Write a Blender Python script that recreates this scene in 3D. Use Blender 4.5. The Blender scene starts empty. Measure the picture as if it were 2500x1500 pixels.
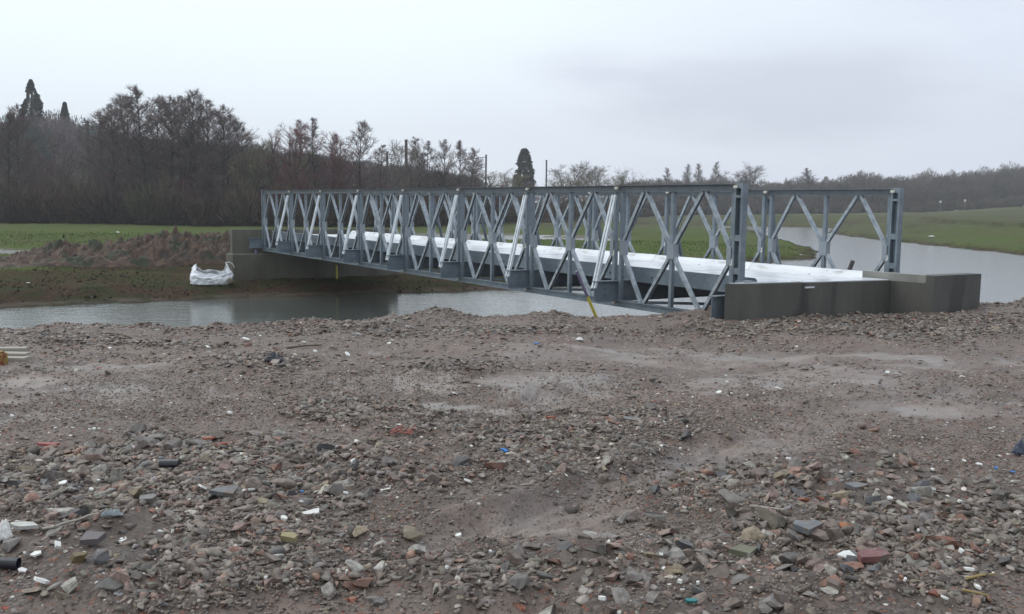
import bpy, math, random
import numpy as np
PI = math.pi
scene = bpy.context.scene
EYE = 1.65                       # eye height over the hardstanding; the survey values below are relative to the eye

# ------------------------------------------------------------------ camera
F, PITCH, ROLL = 2320.18, .10638, -.01335
cam = bpy.data.objects.new('camera', bpy.data.cameras.new('camera'))
scene.collection.objects.link(cam); scene.camera = cam
cam.data.sensor_width = 36; cam.data.lens = 36*F/2500; cam.data.clip_end = 6000; cam.data.clip_start = .05
_c, _s, _cr, _sr = math.cos(PITCH), math.sin(PITCH), math.cos(ROLL), math.sin(ROLL)
X_ = np.array([1., 0, 0]); U_ = np.array([0, _s, _c]); FW = np.array([0, _c, -_s])
R_ = _cr*X_-_sr*U_; UP = _sr*X_+_cr*U_
from mathutils import Matrix, Vector
M4 = Matrix(((R_[0], UP[0], -FW[0], 0), (R_[1], UP[1], -FW[1], 0), (R_[2], UP[2], -FW[2], EYE), (0, 0, 0, 1)))
cam.matrix_world = M4

# ------------------------------------------------------------------ world: overcast sky over a Nishita sky
SUN_EL, SUN_AZ = math.radians(48), math.radians(-70)
w = bpy.data.worlds.new('World'); scene.world = w; w.use_nodes = True
nt = w.node_tree; nt.nodes.clear()
def N(t, typ, **kw):
    n = t.nodes.new(typ)
    for k, v in kw.items():
        if k.startswith('i_'):
            n.inputs[k[2:].replace('_', ' ')].default_value = v
        else: setattr(n, k, v)
    return n
out = N(nt, 'ShaderNodeOutputWorld')
sky = N(nt, 'ShaderNodeTexSky', sky_type='NISHITA', sun_disc=False, sun_elevation=SUN_EL, sun_rotation=SUN_AZ)
bg1 = N(nt, 'ShaderNodeBackground', i_Strength=.1); nt.links.new(sky.outputs[0], bg1.inputs[0])
tc = N(nt, 'ShaderNodeTexCoord'); sep = N(nt, 'ShaderNodeSeparateXYZ'); nt.links.new(tc.outputs['Generated'], sep.inputs[0])
mp = N(nt, 'ShaderNodeMapping'); mp.inputs['Scale'].default_value = (1.6, 1.6, 7.0); mp.inputs['Location'].default_value = (.35, .2, .4)
nt.links.new(tc.outputs['Generated'], mp.inputs[0])
nz = N(nt, 'ShaderNodeTexNoise', i_Scale=1.5, i_Detail=5.0, i_Roughness=.5); nt.links.new(mp.outputs[0], nz.inputs['Vector'])
rz = N(nt, 'ShaderNodeMapRange', i_From_Min=.35, i_From_Max=.7); nt.links.new(nz.outputs[0], rz.inputs[0])
rx = N(nt, 'ShaderNodeMapRange', i_From_Min=-.15, i_From_Max=.5); nt.links.new(sep.outputs[0], rx.inputs[0])
def mixc(t, a, b, fac):
    m = N(t, 'ShaderNodeMix', data_type='RGBA')
    for v, s in ((fac, 0), (a, 6), (b, 7)):
        if hasattr(v, 'links') or hasattr(v, 'is_output'): t.links.new(v, m.inputs[s])
        elif s == 0: m.inputs[s].default_value = v
        else: m.inputs[s].default_value = (*v, 1) if len(v) == 3 else v
    return m.outputs[2]
def mth(t, op, a, b=None, c=None, clamp=False):
    m = N(t, 'ShaderNodeMath', operation=op, use_clamp=clamp)
    for i, v in enumerate((a, b, c)):
        if v is None: continue
        if hasattr(v, 'is_output'): t.links.new(v, m.inputs[i])
        else: m.inputs[i].default_value = v
    return m.outputs[0]
hor = mixc(nt, (.87, .93, 1.05), (.72, .765, .92), rx.outputs[0])
zen = mixc(nt, (.97, 1.08, 1.13), (.87, .95, 1.06), rx.outputs[0])
rh = N(nt, 'ShaderNodeMapRange', i_From_Min=.0, i_From_Max=.2); nt.links.new(sep.outputs[2], rh.inputs[0])
base = mixc(nt, hor, zen, rh.outputs[0])
cl = mth(nt, 'MULTIPLY', rz.outputs[0], mth(nt, 'MULTIPLY', rx.outputs[0], .55))
base2 = mixc(nt, base, (.58, .61, .76), cl)
# one darker bank of cloud, high on the right
dv = N(nt, 'ShaderNodeVectorMath', operation='SUBTRACT'); nt.links.new(tc.outputs['Generated'], dv.inputs[0]); dv.inputs[1].default_value = (.27, .95, .125)
dm = N(nt, 'ShaderNodeMapping'); dm.inputs['Scale'].default_value = (6.5, 1, 22); nt.links.new(dv.outputs[0], dm.inputs[0])
dl = N(nt, 'ShaderNodeVectorMath', operation='LENGTH'); nt.links.new(dm.outputs[0], dl.inputs[0])
dd = mth(nt, 'ADD', dl.outputs['Value'], mth(nt, 'MULTIPLY', mth(nt, 'SUBTRACT', nz.outputs[0], .5), 5.0))
dr = N(nt, 'ShaderNodeMapRange', interpolation_type='SMOOTHSTEP', i_From_Min=1.5, i_From_Max=.1); nt.links.new(dd, dr.inputs[0])
base3 = mixc(nt, base2, (.56, .575, .70), mth(nt, 'MULTIPLY', dr.outputs[0], .6))
bg2 = N(nt, 'ShaderNodeBackground', i_Strength=1.12); nt.links.new(base3, bg2.inputs[0])
ms = N(nt, 'ShaderNodeMixShader', i_Fac=.93); nt.links.new(bg1.outputs[0], ms.inputs[1]); nt.links.new(bg2.outputs[0], ms.inputs[2])
nt.links.new(ms.outputs[0], out.inputs[0])
sun = bpy.data.objects.new('sun', bpy.data.lights.new('sun', 'SUN')); scene.collection.objects.link(sun)
sun.data.energy = 1.25; sun.data.angle = math.radians(50); sun.data.color = (1, .97, .93)
sd = Vector((math.sin(SUN_AZ)*math.cos(SUN_EL), math.cos(SUN_AZ)*math.cos(SUN_EL), math.sin(SUN_EL)))
sun.rotation_euler = sd.to_track_quat('Z', 'Y').to_euler()
scene.view_settings.view_transform = 'Standard'; scene.view_settings.look = 'None'
scene.view_settings.exposure = 0; scene.view_settings.gamma = 1
scene.render.engine = 'CYCLES'
scene.cycles.max_bounces = 5; scene.cycles.diffuse_bounces = 2; scene.cycles.glossy_bounces = 2
scene.cycles.volume_bounces = 0

# ------------------------------------------------------------------ helpers
COL = scene.collection
rnd = random.Random(7)
K = 1.0109                        # picture measurements were taken on a 2473 px wide copy
def ray(px, py):
    u, v = (px-1250)/F, -(py-750)/F
    return R_*u+UP*v+FW
def up(px, py, z):               # where the sight line of a measured point meets the level z (eye = 0) -> world
    D = ray(px, py); P = D*(z/D[2]); return np.array([P[0], P[1], z+EYE])
def atd(px, py, y):              # same, at the distance y
    D = ray(px, py); P = D*(y/D[1]); return np.array([P[0], P[1], P[2]+EYE])
# bridge frame
BYAW = -1.00966
DV = np.array([math.cos(BYAW), math.sin(BYAW)]); NV = np.array([-DV[1], DV[0]])
BO = np.array([-9.38653, 35.90959]); L = 3.048; H = 2.134; W = 3.9245; ZT = .3746
def bp(t, n, z):                 # bridge frame (along, across, height over eye) -> world
    p = BO+DV*t+NV*n; return np.array([p[0], p[1], z+EYE])

def mesh_np(name, V, faces, mat, parent=None, smooth=False, col=None):
    me = bpy.data.meshes.new(name)
    V = np.asarray(V, dtype=np.float32)
    me.vertices.add(len(V)); me.vertices.foreach_set('co', V.ravel())
    fl = [f if isinstance(f, np.ndarray) else np.array(f) for f in (faces if isinstance(faces, list) and len(faces) and isinstance(faces[0], np.ndarray) and faces[0].ndim == 2 else [np.asarray(faces)])]
    idx = np.concatenate([f.ravel() for f in fl]).astype(np.int32)
    tot = np.concatenate([np.full(len(f), f.shape[1]) for f in fl]).astype(np.int32)
    st = np.concatenate([[0], np.cumsum(tot)[:-1]]).astype(np.int32)
    me.loops.add(len(idx)); me.loops.foreach_set('vertex_index', idx)
    me.polygons.add(len(tot)); me.polygons.foreach_set('loop_start', st); me.polygons.foreach_set('loop_total', tot)
    if smooth: me.polygons.foreach_set('use_smooth', np.ones(len(tot), dtype=bool))
    me.update(calc_edges=True); me.validate()
    if col:
        for k, a in col.items():
            at = me.attributes.new(k, 'FLOAT' if a.ndim == 1 else 'FLOAT_COLOR', 'POINT')
            if a.ndim == 1: at.data.foreach_set('value', a.astype(np.float32))
            else:
                if a.shape[1] == 3: a = np.concatenate([a, np.ones((len(a), 1))], 1)
                at.data.foreach_set('color', a.astype(np.float32).ravel())
    for m in (mat if isinstance(mat, (list, tuple)) else [mat]): me.materials.append(m)
    o = bpy.data.objects.new(name, me); COL.objects.link(o)
    if parent: o.parent = parent
    return o
class MB:                         # collects shapes for ONE mesh
    def __init__(s): s.v = []; s.f = []
    def add(s, vs, fs):
        b = len(s.v); s.v += [tuple(map(float, p)) for p in vs]; s.f += [tuple(b+i for i in f) for f in fs]
    def box(s, o, ax, ay, az):    # corner-centred box: centre o, half vectors
        o, ax, ay, az = map(np.asarray, (o, ax, ay, az))
        vs = [o+i*ax+j*ay+k*az for i in (-1, 1) for j in (-1, 1) for k in (-1, 1)]
        s.add(vs, [(0, 1, 3, 2), (4, 6, 7, 5), (0, 4, 5, 1), (2, 3, 7, 6), (0, 2, 6, 4), (1, 5, 7, 3)])
    def bar(s, p, q, side, w_, h_):  # straight bar p->q, 'side' direction gives the width
        p, q = np.asarray(p, float), np.asarray(q, float); a = q-p; l = np.linalg.norm(a); a /= l
        sd = np.asarray(side, float); sd = sd-a*(sd@a); sd /= np.linalg.norm(sd); u = np.cross(a, sd)
        s.box((p+q)/2, a*l/2, sd*w_/2, u*h_/2)
    def prof(s, p, q, side, pr):  # extrude a closed 2-D profile (side, third) from p to q
        p, q = np.asarray(p, float), np.asarray(q, float); a = q-p; l = np.linalg.norm(a); a /= l
        sd = np.asarray(side, float); sd = sd-a*(sd@a); sd /= np.linalg.norm(sd); u = np.cross(a, sd)
        n = len(pr); vs = [p+sd*x+u*y for x, y in pr]+[q+sd*x+u*y for x, y in pr]
        s.add(vs, [(i, (i+1) % n, n+(i+1) % n, n+i) for i in range(n)]+[tuple(range(n))[::-1], tuple(range(n, 2*n))])
    def cyl(s, p, q, r0, r1=None, n=8, cap=True):
        r1 = r0 if r1 is None else r1
        p, q = np.asarray(p, float), np.asarray(q, float); a = q-p; a /= np.linalg.norm(a)
        t = np.array([0, 0, 1.]) if abs(a[2]) < .9 else np.array([1., 0, 0]); x = np.cross(a, t); x /= np.linalg.norm(x); y = np.cross(a, x)
        vs = [p+(x*math.cos(k*2*PI/n)+y*math.sin(k*2*PI/n))*r0 for k in range(n)]+[q+(x*math.cos(k*2*PI/n)+y*math.sin(k*2*PI/n))*r1 for k in range(n)]
        s.add(vs, [(k, (k+1) % n, n+(k+1) % n, n+k) for k in range(n)]+([tuple(range(n))[::-1], tuple(range(n, 2*n))] if cap else []))
    def build(s, name, mat, parent=None, bevel=0, smooth=False):
        me = bpy.data.meshes.new(name); me.from_pydata(s.v, [], s.f); me.update()
        for m in (mat if isinstance(mat, (list, tuple)) else [mat]): me.materials.append(m)
        if smooth: me.polygons.foreach_set('use_smooth', [True]*len(me.polygons))
        o = bpy.data.objects.new(name, me); COL.objects.link(o)
        if parent: o.parent = parent
        if bevel:
            b = o.modifiers.new('bevel', 'BEVEL'); b.width = bevel; b.segments = 2; b.limit_method = 'ANGLE'
        return o
def tag(o, label=None, cat=None, group=None, kind=None):
    for k, v in (('label', label), ('category', cat), ('group', group), ('kind', kind)):
        if v: o[k] = v
    return o
def empty(name, loc=(0, 0, 0), rz=0):
    o = bpy.data.objects.new(name, None); COL.objects.link(o); o.location = loc; o.rotation_euler = (0, 0, rz); o.empty_display_size = .2
    return o
def copy_tree(o, parent=None):
    c = o.copy(); COL.objects.link(c)
    if parent: c.parent = parent
    for ch in o.children: copy_tree(ch, c)
    return c

# vectorised value noise
def _hash(ix, iy, s):
    h = (ix*374761393+iy*668265263+s*974634777) & 0xffffffff
    h = ((h ^ (h >> 13))*1274126177) & 0xffffffff
    return ((h ^ (h >> 16)) & 0xffff)/65535.
def vnoise(x, y, s=0):
    x = np.asarray(x, float); y = np.asarray(y, float)
    ix = np.floor(x).astype(np.int64); iy = np.floor(y).astype(np.int64); fx = x-ix; fy = y-iy
    fx = fx*fx*fx*(fx*(fx*6-15)+10); fy = fy*fy*fy*(fy*(fy*6-15)+10)
    a = _hash(ix, iy, s); b = _hash(ix+1, iy, s); c = _hash(ix, iy+1, s); d = _hash(ix+1, iy+1, s)
    return (a+(b-a)*fx+(c-a)*fy+(a-b-c+d)*fx*fy)*2-1
def fbm(x, y, oct=4, s=0, g=.5):
    r = 0; a = 1
    for k in range(oct):
        r = r+a*vnoise(x*2**k+17.3*k, y*2**k-9.1*k, s+k); a *= g
    return r
def sm(x, a=0., b=1.):
    t = np.clip((np.asarray(x, float)-a)/(b-a), 0, 1); return t*t*(3-2*t)

# ------------------------------------------------------------------ materials
def mat(name, color, rough=.6, metal=0., spec=.5):
    m = bpy.data.materials.new(name); m.use_nodes = True; b = m.node_tree.nodes['Principled BSDF']
    b.inputs['Base Color'].default_value = (*color, 1); b.inputs['Roughness'].default_value = rough
    b.inputs['Metallic'].default_value = metal; b.inputs['Specular IOR Level'].default_value = spec
    return m
def noisy(name, c1, c2, scale=5, rough=(.5, .8), bump=.3, bscale=None, metal=0., dist=.01, lo=.35, hi=.65, detail=6, stretch=(1, 1, 1), extra=None, spec=.5):
    m = mat(name, c1, .6, metal, spec); t = m.node_tree; b = t.nodes['Principled BSDF']
    tc = N(t, 'ShaderNodeTexCoord'); mp = N(t, 'ShaderNodeMapping'); mp.inputs['Scale'].default_value = stretch
    t.links.new(tc.outputs['Object'], mp.inputs[0])
    n1 = N(t, 'ShaderNodeTexNoise', i_Scale=scale, i_Detail=float(detail), i_Roughness=.6); t.links.new(mp.outputs[0], n1.inputs['Vector'])
    r1 = N(t, 'ShaderNodeMapRange', i_From_Min=lo, i_From_Max=hi); t.links.new(n1.outputs[0], r1.inputs[0])
    c = mixc(t, c1, c2, r1.outputs[0])
    if extra:                     # (colour, scale, threshold)
        for col, sc, th in extra:
            n3 = N(t, 'ShaderNodeTexNoise', i_Scale=sc, i_Detail=3.0); t.links.new(mp.outputs[0], n3.inputs['Vector'])
            r3 = N(t, 'ShaderNodeMapRange', i_From_Min=th, i_From_Max=th+.06); t.links.new(n3.outputs[0], r3.inputs[0])
            c = mixc(t, c, col, r3.outputs[0])
    t.links.new(c, b.inputs['Base Color'])
    r2 = N(t, 'ShaderNodeMapRange', i_To_Min=rough[0], i_To_Max=rough[1]); t.links.new(n1.outputs[0], r2.inputs[0]); t.links.new(r2.outputs[0], b.inputs['Roughness'])
    if bump:
        n2 = N(t, 'ShaderNodeTexNoise', i_Scale=bscale or scale*4, i_Detail=5.0); t.links.new(mp.outputs[0], n2.inputs['Vector'])
        bm = N(t, 'ShaderNodeBump', i_Strength=bump, i_Distance=dist); t.links.new(n2.outputs[0], bm.inputs['Height']); t.links.new(bm.outputs[0], b.inputs['Normal'])
    return m
STEEL = noisy('galvanised_steel', (.135, .165, .195), (.22, .26, .295), 3.0, (.38, .6), .12, 40, .35, .003, extra=[((.34, .37, .40), 16, .68)])
CHORD = noisy('dark_chord_steel', (.085, .10, .115), (.14, .16, .18), 2.5, (.35, .55), .12, 40, .3, .003)  # top chord steel, darker than the other members
PLATE = noisy('flat_grey_plate', (.23, .26, .295), (.28, .31, .345), 4, (.45, .6), .05, 40, .2, .002)
STEEL_B = noisy('brace_steel', (.22, .255, .29), (.40, .44, .475), 9, (.3, .48), .12, 40, .3, .003)
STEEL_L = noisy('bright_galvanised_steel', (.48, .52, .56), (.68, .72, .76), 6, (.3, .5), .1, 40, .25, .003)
STEEL_D = noisy('dull_blue_steel', (.13, .165, .20), (.20, .235, .27), 4, (.4, .6), .1, 30, .25, .003, extra=[((.3, .34, .38), 14, .66)])
UNDER = noisy('deck_underside_shade', (.02, .022, .026), (.05, .05, .055), 3, (.6, .9), .1)  # near-black colour stands in for the shade beneath the deck
WHITE = noisy('wet_white_deck_coating', (.52, .54, .585), (.72, .74, .775), 1.6, (.2, .45), .15, 14, 0, .004, stretch=(.45, 2.2, 1), extra=[((.45, .45, .455), 5, .58), ((.06, .055, .05), 15, .69)])
CONC = noisy('wet_dark_concrete', (.058, .056, .050), (.098, .094, .083), 1.6, (.45, .8), .3, 30, 0, .006, stretch=(1.4, 1.4, .35), extra=[((.044, .042, .038), 1.1, .55), ((.095, .09, .08), 5, .66), ((.03, .03, .028), 26, .70)])
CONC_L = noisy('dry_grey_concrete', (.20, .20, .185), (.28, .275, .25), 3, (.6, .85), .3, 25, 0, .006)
CONC_W = noisy('ledge_sheen_and_chip', (.55, .57, .60), (.75, .77, .80), 3, (.15, .3), .1, 25, 0, .004)  # white paints the sky sheen on the wet ledge tops; also colours the chip
CONC_F = noisy('stained_abutment_concrete', (.075, .070, .052), (.145, .138, .112), 1.3, (.5, .85), .3, 20, 0, .008, stretch=(1, 1, .25))
YEL = noisy('yellow_paint', (.45, .40, .05), (.58, .5, .08), 8, (.4, .6), .1)
PUR = noisy('faded_purple_paint', (.12, .10, .20), (.2, .17, .26), 8, (.4, .6), .1)
WOODM = noisy('weathered_wood', (.26, .235, .195), (.38, .35, .30), 4, (.6, .9), .3, 40, 0, .004, stretch=(.3, 6, 6))
BLACKP = noisy('black_plastic', (.012, .013, .018), (.03, .03, .04), 5, (.2, .4), .3, 12, 0, .01)
PIN = mat('pale_pin_metal', (.6, .57, .5), .4, .3)
LABEL = mat('white_sticker', (.72, .70, .66), .5)

# ------------------------------------------------------------------ terrain
ZW = -3.3
RIVER = np.array([(-140, -70), (-60, -4), (-30, 18.6), (-15.5, 28.6), (-12.8, 30.4), (-9.6, 32.4), (-6.5, 33.9), (-2.2, 36.1), (.2, 37.4), (3, 39.6), (6.5, 44), (9, 50), (12, 56), (16, 59.5),
                  (20.5, 65), (23.4, 73.7), (25.2, 81.8), (27.4, 96.7), (30, 115), (35, 138), (34, 149), (24, 158), (-20, 160), (-20, 181), (30, 181), (56, 180), (60, 172), (50, 150), (43.5, 130), (41.5, 108), (40.6, 91), (39.8, 76), (42, 64), (52, 50),
                  (120, 20), (120, -10), (60, 20), (36, 32), (25, 34), (17.5, 29.5), (12.3, 23.4), (9.8, 19.9), (7, 18.9), (3.0, 18.3), (1.2, 18.2), (-.2, 18.5), (-2.2, 17.6), (-4.3, 16.2), (-7.5, 15.2), (-14, 11), (-30, 2), (-100, -60)])
def seg_dist(x, y, P, closed=True):
    x = x.ravel(); y = y.ravel(); best = np.full(x.shape, 1e9); ins = np.zeros(x.shape, bool)
    Q = np.roll(P, -1, 0) if closed else P[1:]
    for (ax, ay), (bx, by) in zip(P, Q):
        dx, dy = bx-ax, by-ay
        t = np.clip(((x-ax)*dx+(y-ay)*dy)/(dx*dx+dy*dy), 0, 1)
        best = np.minimum(best, (x-ax-t*dx)**2+(y-ay-t*dy)**2)
        if closed:
            c = (ay > y) != (by > y)
            with np.errstate(divide='ignore', invalid='ignore'):
                xi = ax+(y-ay)/(dy if dy else 1e-9)*dx
            ins ^= c & (x < xi)
    d = np.sqrt(best)
    return np.where(ins, -d, d) if closed else d
PXD = ([0, 600, 900, 1100, 1250, 1350, 1500, 1700, 1900, 2500], [104, 104, 106, 122, 150, 180, 225, 270, 300, 300])
def tdepth(a): return np.interp(a*F+1250, *PXD)
def blob(cx, cy, rx, ry):        # a patch of ground measured in the picture -> ellipse on the ground
    z = -1.7; c = up(cx*K, cy*K, z); a = up(cx*K, (cy+ry)*K, z); b = up(cx*K, (cy-ry)*K, z)
    return c[0], c[1], rx*K*c[1]/F, abs(b[1]-a[1])/2
RUB = [blob(*b) for b in [(600, 1440, 900, 90), (1500, 1450, 700, 60), (250, 1180, 420, 60), (2250, 1270, 420, 130), (1050, 1200, 220, 60), (220, 1260, 420, 120), (700, 1260, 380, 120), (250, 1430, 500, 90), (820, 1430, 420, 70), (560, 1120, 380, 55), (1350, 1160, 280, 75), (1250, 1070, 220, 35), (2100, 1230, 560, 110),
       (1720, 1330, 330, 80), (1380, 1410, 480, 70), (2200, 1370, 420, 90), (1090, 900, 110, 25), (1120, 785, 420, 14), (2100, 787, 400, 22), (1780, 782, 170, 16), (2100, 768, 330, 14), (640, 880, 130, 25), (250, 822, 330, 12), (1500, 1010, 200, 25), (1450, 1050, 330, 40), (900, 1020, 200, 35)]]
MUD = [blob(*b) for b in [(980, 925, 130, 40), (1340, 945, 170, 42), (180, 960, 260, 40), (500, 975, 110, 20), (300, 895, 150, 20), (1950, 925, 330, 35), (2250, 880, 220, 20), (2250, 1000, 250, 35), (1930, 1060, 180, 28), (1300, 1255, 250, 45), (1120, 1380, 150, 35), (1800, 1110, 170, 22),
       (1500, 850, 330, 28), (1130, 1000, 130, 15), (1150, 1300, 120, 25), (2000, 1460, 140, 22), (1950, 860, 300, 18), (1380, 1330, 140, 22)]]
def field(x, y, B, seed):
    r = np.zeros(np.shape(x)); wx = x+.35*fbm(x*1.3, y*1.3, 3, seed); wy = y+.35*fbm(x*1.3+5, y*1.3, 3, seed+9)
    for cx, cy, rx, ry in B:
        q = ((wx-cx)/rx)**2+((wy-cy)/ry)**2
        r = np.maximum(r, 1-sm(q, .35, 1.5))
    return r
TRK = []
for pts in ([(2560, 925), (2473, 940), (2200, 985), (2000, 1045), (1850, 1085), (1650, 1140), (1450, 1225), (1200, 1290), (1000, 1360)], [(2473, 900), (2250, 935), (2050, 960), (1800, 985)], [(1440, 900), (1350, 935), (1290, 1010)], [(1500, 925), (1400, 950), (1330, 1010)],
            [(1450, 1230), (1300, 1270), (1150, 1290), (1000, 1330)], [(870, 850), (950, 890), (930, 960)], [(0, 1040), (300, 1000), (560, 960)], [(0, 900), (300, 880), (550, 865)]):
    TRK.append(np.array([up(a*K, b*K, -1.7)[:2] for a, b in pts]))
def terrain(x, y, full=False):
    sh = np.shape(x); x = np.ravel(np.asarray(x, float)); y = np.ravel(np.asarray(y, float))
    dw = seg_dist(x, y, RIVER)
    R = np.hypot(x, y)
    dwn = dw+np.where(R < 60, .25, .9)*fbm(x*.9, y*.9, 3, 3)*sm(R, 5, 12)
    t = (x-BO[0])*DV[0]+(y-BO[1])*DV[1]
    near = t > 12.2
    rub = field(x, y, RUB, 21)*near; mud = field(x, y, MUD, 31)*near*(R < 24); mud = mud*(1-.5*rub)*(.35+.65*sm(fbm(x*2.1, y*2.1, 4, 91), -.35, .35))
    trk = np.zeros(len(x)); tg = np.zeros(len(x)); nearR = near & (R < 24)
    for k, P in enumerate(TRK):
        d = np.full(len(x), 9.); d[nearR] = seg_dist(x[nearR], y[nearR], P, False); wdt = .2
        fade = sm(fbm(x*1.2, y*1.2, 4, 97+k), -.4, .45)
        trk = np.maximum(trk, np.exp(-(d/wdt)**4)*fade)
        tg = tg-.038*np.exp(-(d/wdt)**4)*fade+.040*np.exp(-((d-wdt*1.25)/.09)**2)*(.6+.5*vnoise(x*7, y*7, 96))*fade+.009*np.exp(-(d/wdt)**4)*np.sin(d*85+.8*vnoise(x*3, y*3, 94))*fade
    rub = rub*(1-.6*trk); mud = np.maximum(mud, .9*trk)*(.55+.45*sm(fbm(x*5, y*5, 3, 99), -.5, .4))
    # near hardstanding
    g = -1.65-.14*sm(y, 8, 14)+.17*sm(x, 5.5, 8.5)*sm(y, 8, 14)+.05*fbm(x*.5, y*.5, 2, 1)*sm(R, 2, 5)
    g = g+.022*fbm(x*2.3, y*2.3, 3, 5)*(1-.45*mud)+.013*fbm(x*9, y*9, 3, 6)*(1-.55*mud)+.035*rub
    g = g+.06*np.exp(-((dwn-2.5)/.5)**2)*(.5+fbm(x*1.6, y*1.6, 3, 8))
    g = g+tg*sm(R, 0, 3)
    zn = np.where(dwn < 2.4, (ZW-.05)+(g-ZW+.05)*np.clip(dwn/2.4, 0, 1)**.8, g)
    # far side
    a = x/np.maximum(y, 1.)
    right = sm(x, 31, 40)*sm(y, 40, 60)*(dw > -50)
    zf = -2.6+.10*fbm(x*.12, y*.12, 3, 12)+.03*fbm(x*.7, y*.7, 3, 13)
    zr = np.interp(a, [.1, .24, .43, .54, .8], [-2.6, -1.9, -.45, 1.9, 3.0]); zf = zf+(zr+2.6)*sm(y, 120, 300)*(a > .05)
    zf = zf+right*1.35*(1-sm(y, 120, 300))*sm(dw, 3, 14)
    td = tdepth(a)
    hill = (np.clip(y-td-6, 0, 260)*.055)*sm(-a, -.12, .3); zf = zf+hill+sm(y-td, 8, 26)*2.2*sm(-a, -.2, .0)
    bank = ZW+(-2.9-ZW)*np.clip(dwn/2.2, 0, 1)**.7+.05*fbm(x*1.7, y*1.7, 3, 14)*np.clip(dwn, 0, 1)
    zfar = np.where(dwn < 2.2, bank, -2.9+.05*fbm(x*1.7, y*1.7, 3, 14)+(zf+2.9)*sm(dwn, 2.2, 9.))
    zfar = zfar-.45*right*sm(dwn, 15.2, 14.2)*sm(dwn, 8, 14)*(1-sm(y, 150, 300))
    z = np.where(near, zn, zfar)
    # blend across the river line is under water
    z = np.where(dwn < 0, ZW-.05-np.minimum(-dwn*.45, .9), z)
    # flooded hollows
    pud = 1-sm(np.minimum(np.hypot((x+2.5)/13.5, (y-82)/9.)+.10*fbm(x*.15, y*.15, 4, 40)+.12*fbm(x*.9, y*.5, 3, 41), np.hypot((x+32)/9., (y-49)/4.)+.12*fbm(x*.3, y*.3, 3, 42)), .75, 1.05)
    z = z-.13*pud*(z > -3.2)*(~near)
    if full: return (z+EYE).reshape(sh), dwn.reshape(sh), near.reshape(sh), rub.reshape(sh), mud.reshape(sh), pud.reshape(sh)
    return (z+EYE).reshape(sh)
def T1(x, y): return float(terrain(np.array([x]), np.array([y]))[0])

ang = np.concatenate([np.radians(np.arange(-180, -34, 3.)), np.radians(np.arange(-34, 34, .11)), np.radians(np.arange(34, 180, 3.))])
rad = [.25]
while rad[-1] < 900:
    r = rad[-1]; rad.append(r*(1.09 if r < 2.4 else 1.0045 if r < 22 else 1.0075 if r < 120 else 1.02))
rad = np.array(rad); RR, AA = np.meshgrid(rad, ang, indexing='ij')
GX, GY = RR*np.sin(AA), RR*np.cos(AA)
GZ, dwn, near, rub, mud, pud = terrain(GX, GY, True)
nr, na = GX.shape; ii = np.arange(nr*na).reshape(nr, na); j2 = np.roll(ii, -1, 1)
q = np.stack([ii[:-1], j2[:-1], j2[1:], ii[1:]], -1).reshape(-1, 4)
V = np.stack([GX, GY, GZ], -1).reshape(-1, 3); V = np.concatenate([V, [[0, 0, float(GZ[0].mean())]]])
cap = np.stack([np.full(na, len(V)-1), j2[0], ii[0]], -1)
# surface kinds: 0 = rubble hardstanding, 1 = grass, 2 = brown soil
Rw = np.hypot(GX, GY)
far = (~near)
soil = far*np.clip((1-sm(dwn, 1.2, 3.4)*(.12+.88*sm(dwn+1.6*fbm(GX*.5, GY*.5, 3, 50), 5.5, 9.)))*1.0, 0, 1)
soil = np.where(far & (GX > 5) | (Rw > 60), far*(1-sm(dwn+.5*fbm(GX*.6, GY*.6, 3, 51), .1, 1.3)), soil)
soil = np.maximum(soil, far*sm(1-np.hypot((GX+16)/9, (GY-39.5)/4.2), 0, .3))
soil = np.maximum(soil, far*(GX > 36)*(GY > 60)*np.exp(-((dwn-15-1.5*fbm(GX*.08, GY*.08, 3, 57))/1.1)**2)*sm(fbm(GX*.35, GY*.35, 3, 58), -.4, .3)*.9)
tr_d = tdepth(GX/np.maximum(GY, 1)); wd = far*sm(GY-tr_d, -7, 2)*(Rw > 60)
def ap(a): return np.concatenate([a.reshape(-1).astype(float), [0.]])
GM = bpy.data.materials.new('ground_surface'); GM.use_nodes = True; t = GM.node_tree; b = t.nodes['Principled BSDF']
def attr(t, n): return N(t, 'ShaderNodeAttribute', attribute_name=n)
geo = N(t, 'ShaderNodeTexCoord')
def nz_(t, sc, det=4., rgh=.6, vec=None):
    n = N(t, 'ShaderNodeTexNoise', i_Scale=float(sc), i_Detail=float(det), i_Roughness=rgh); t.links.new(vec or geo.outputs['Object'], n.inputs['Vector']); return n.outputs[0]
def mr(t, v, a, b_, c=0., d=1.):
    r = N(t, 'ShaderNodeMapRange', i_From_Min=a, i_From_Max=b_, i_To_Min=c, i_To_Max=d); t.links.new(v, r.inputs[0]); return r.outputs[0]
n_big = nz_(t, .9, 5); n_mid = nz_(t, 7, 5); n_fin = nz_(t, 55, 4); n_vf = nz_(t, 160, 2)
cg = mixc(t, (.125, .088, .070), (.235, .175, .147), mr(t, n_mid, .35, .65))
cg = mixc(t, cg, (.150, .118, .102), mr(t, n_big, .4, .62))
cg = mixc(t, cg, (.028, .02, .016), mr(t, n_fin, .56, .66))
cg = mixc(t, cg, (.19, .155, .135), mr(t, n_fin, .4, .3))
vor = N(t, 'ShaderNodeTexVoronoi', i_Scale=48.0); t.links.new(geo.outputs['Object'], vor.inputs['Vector'])
vs_ = N(t, 'ShaderNodeSeparateColor'); t.links.new(vor.outputs['Color'], vs_.inputs[0])
peb = mixc(t, (.05, .036, .03), (.18, .14, .12), vs_.outputs[0])
peb = mixc(t, peb, (.19, .075, .045), mr(t, vs_.outputs[1], .86, .88))
peb = mixc(t, peb, (.6, .58, .55), mr(t, vs_.outputs[2], .975, .98))
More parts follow.
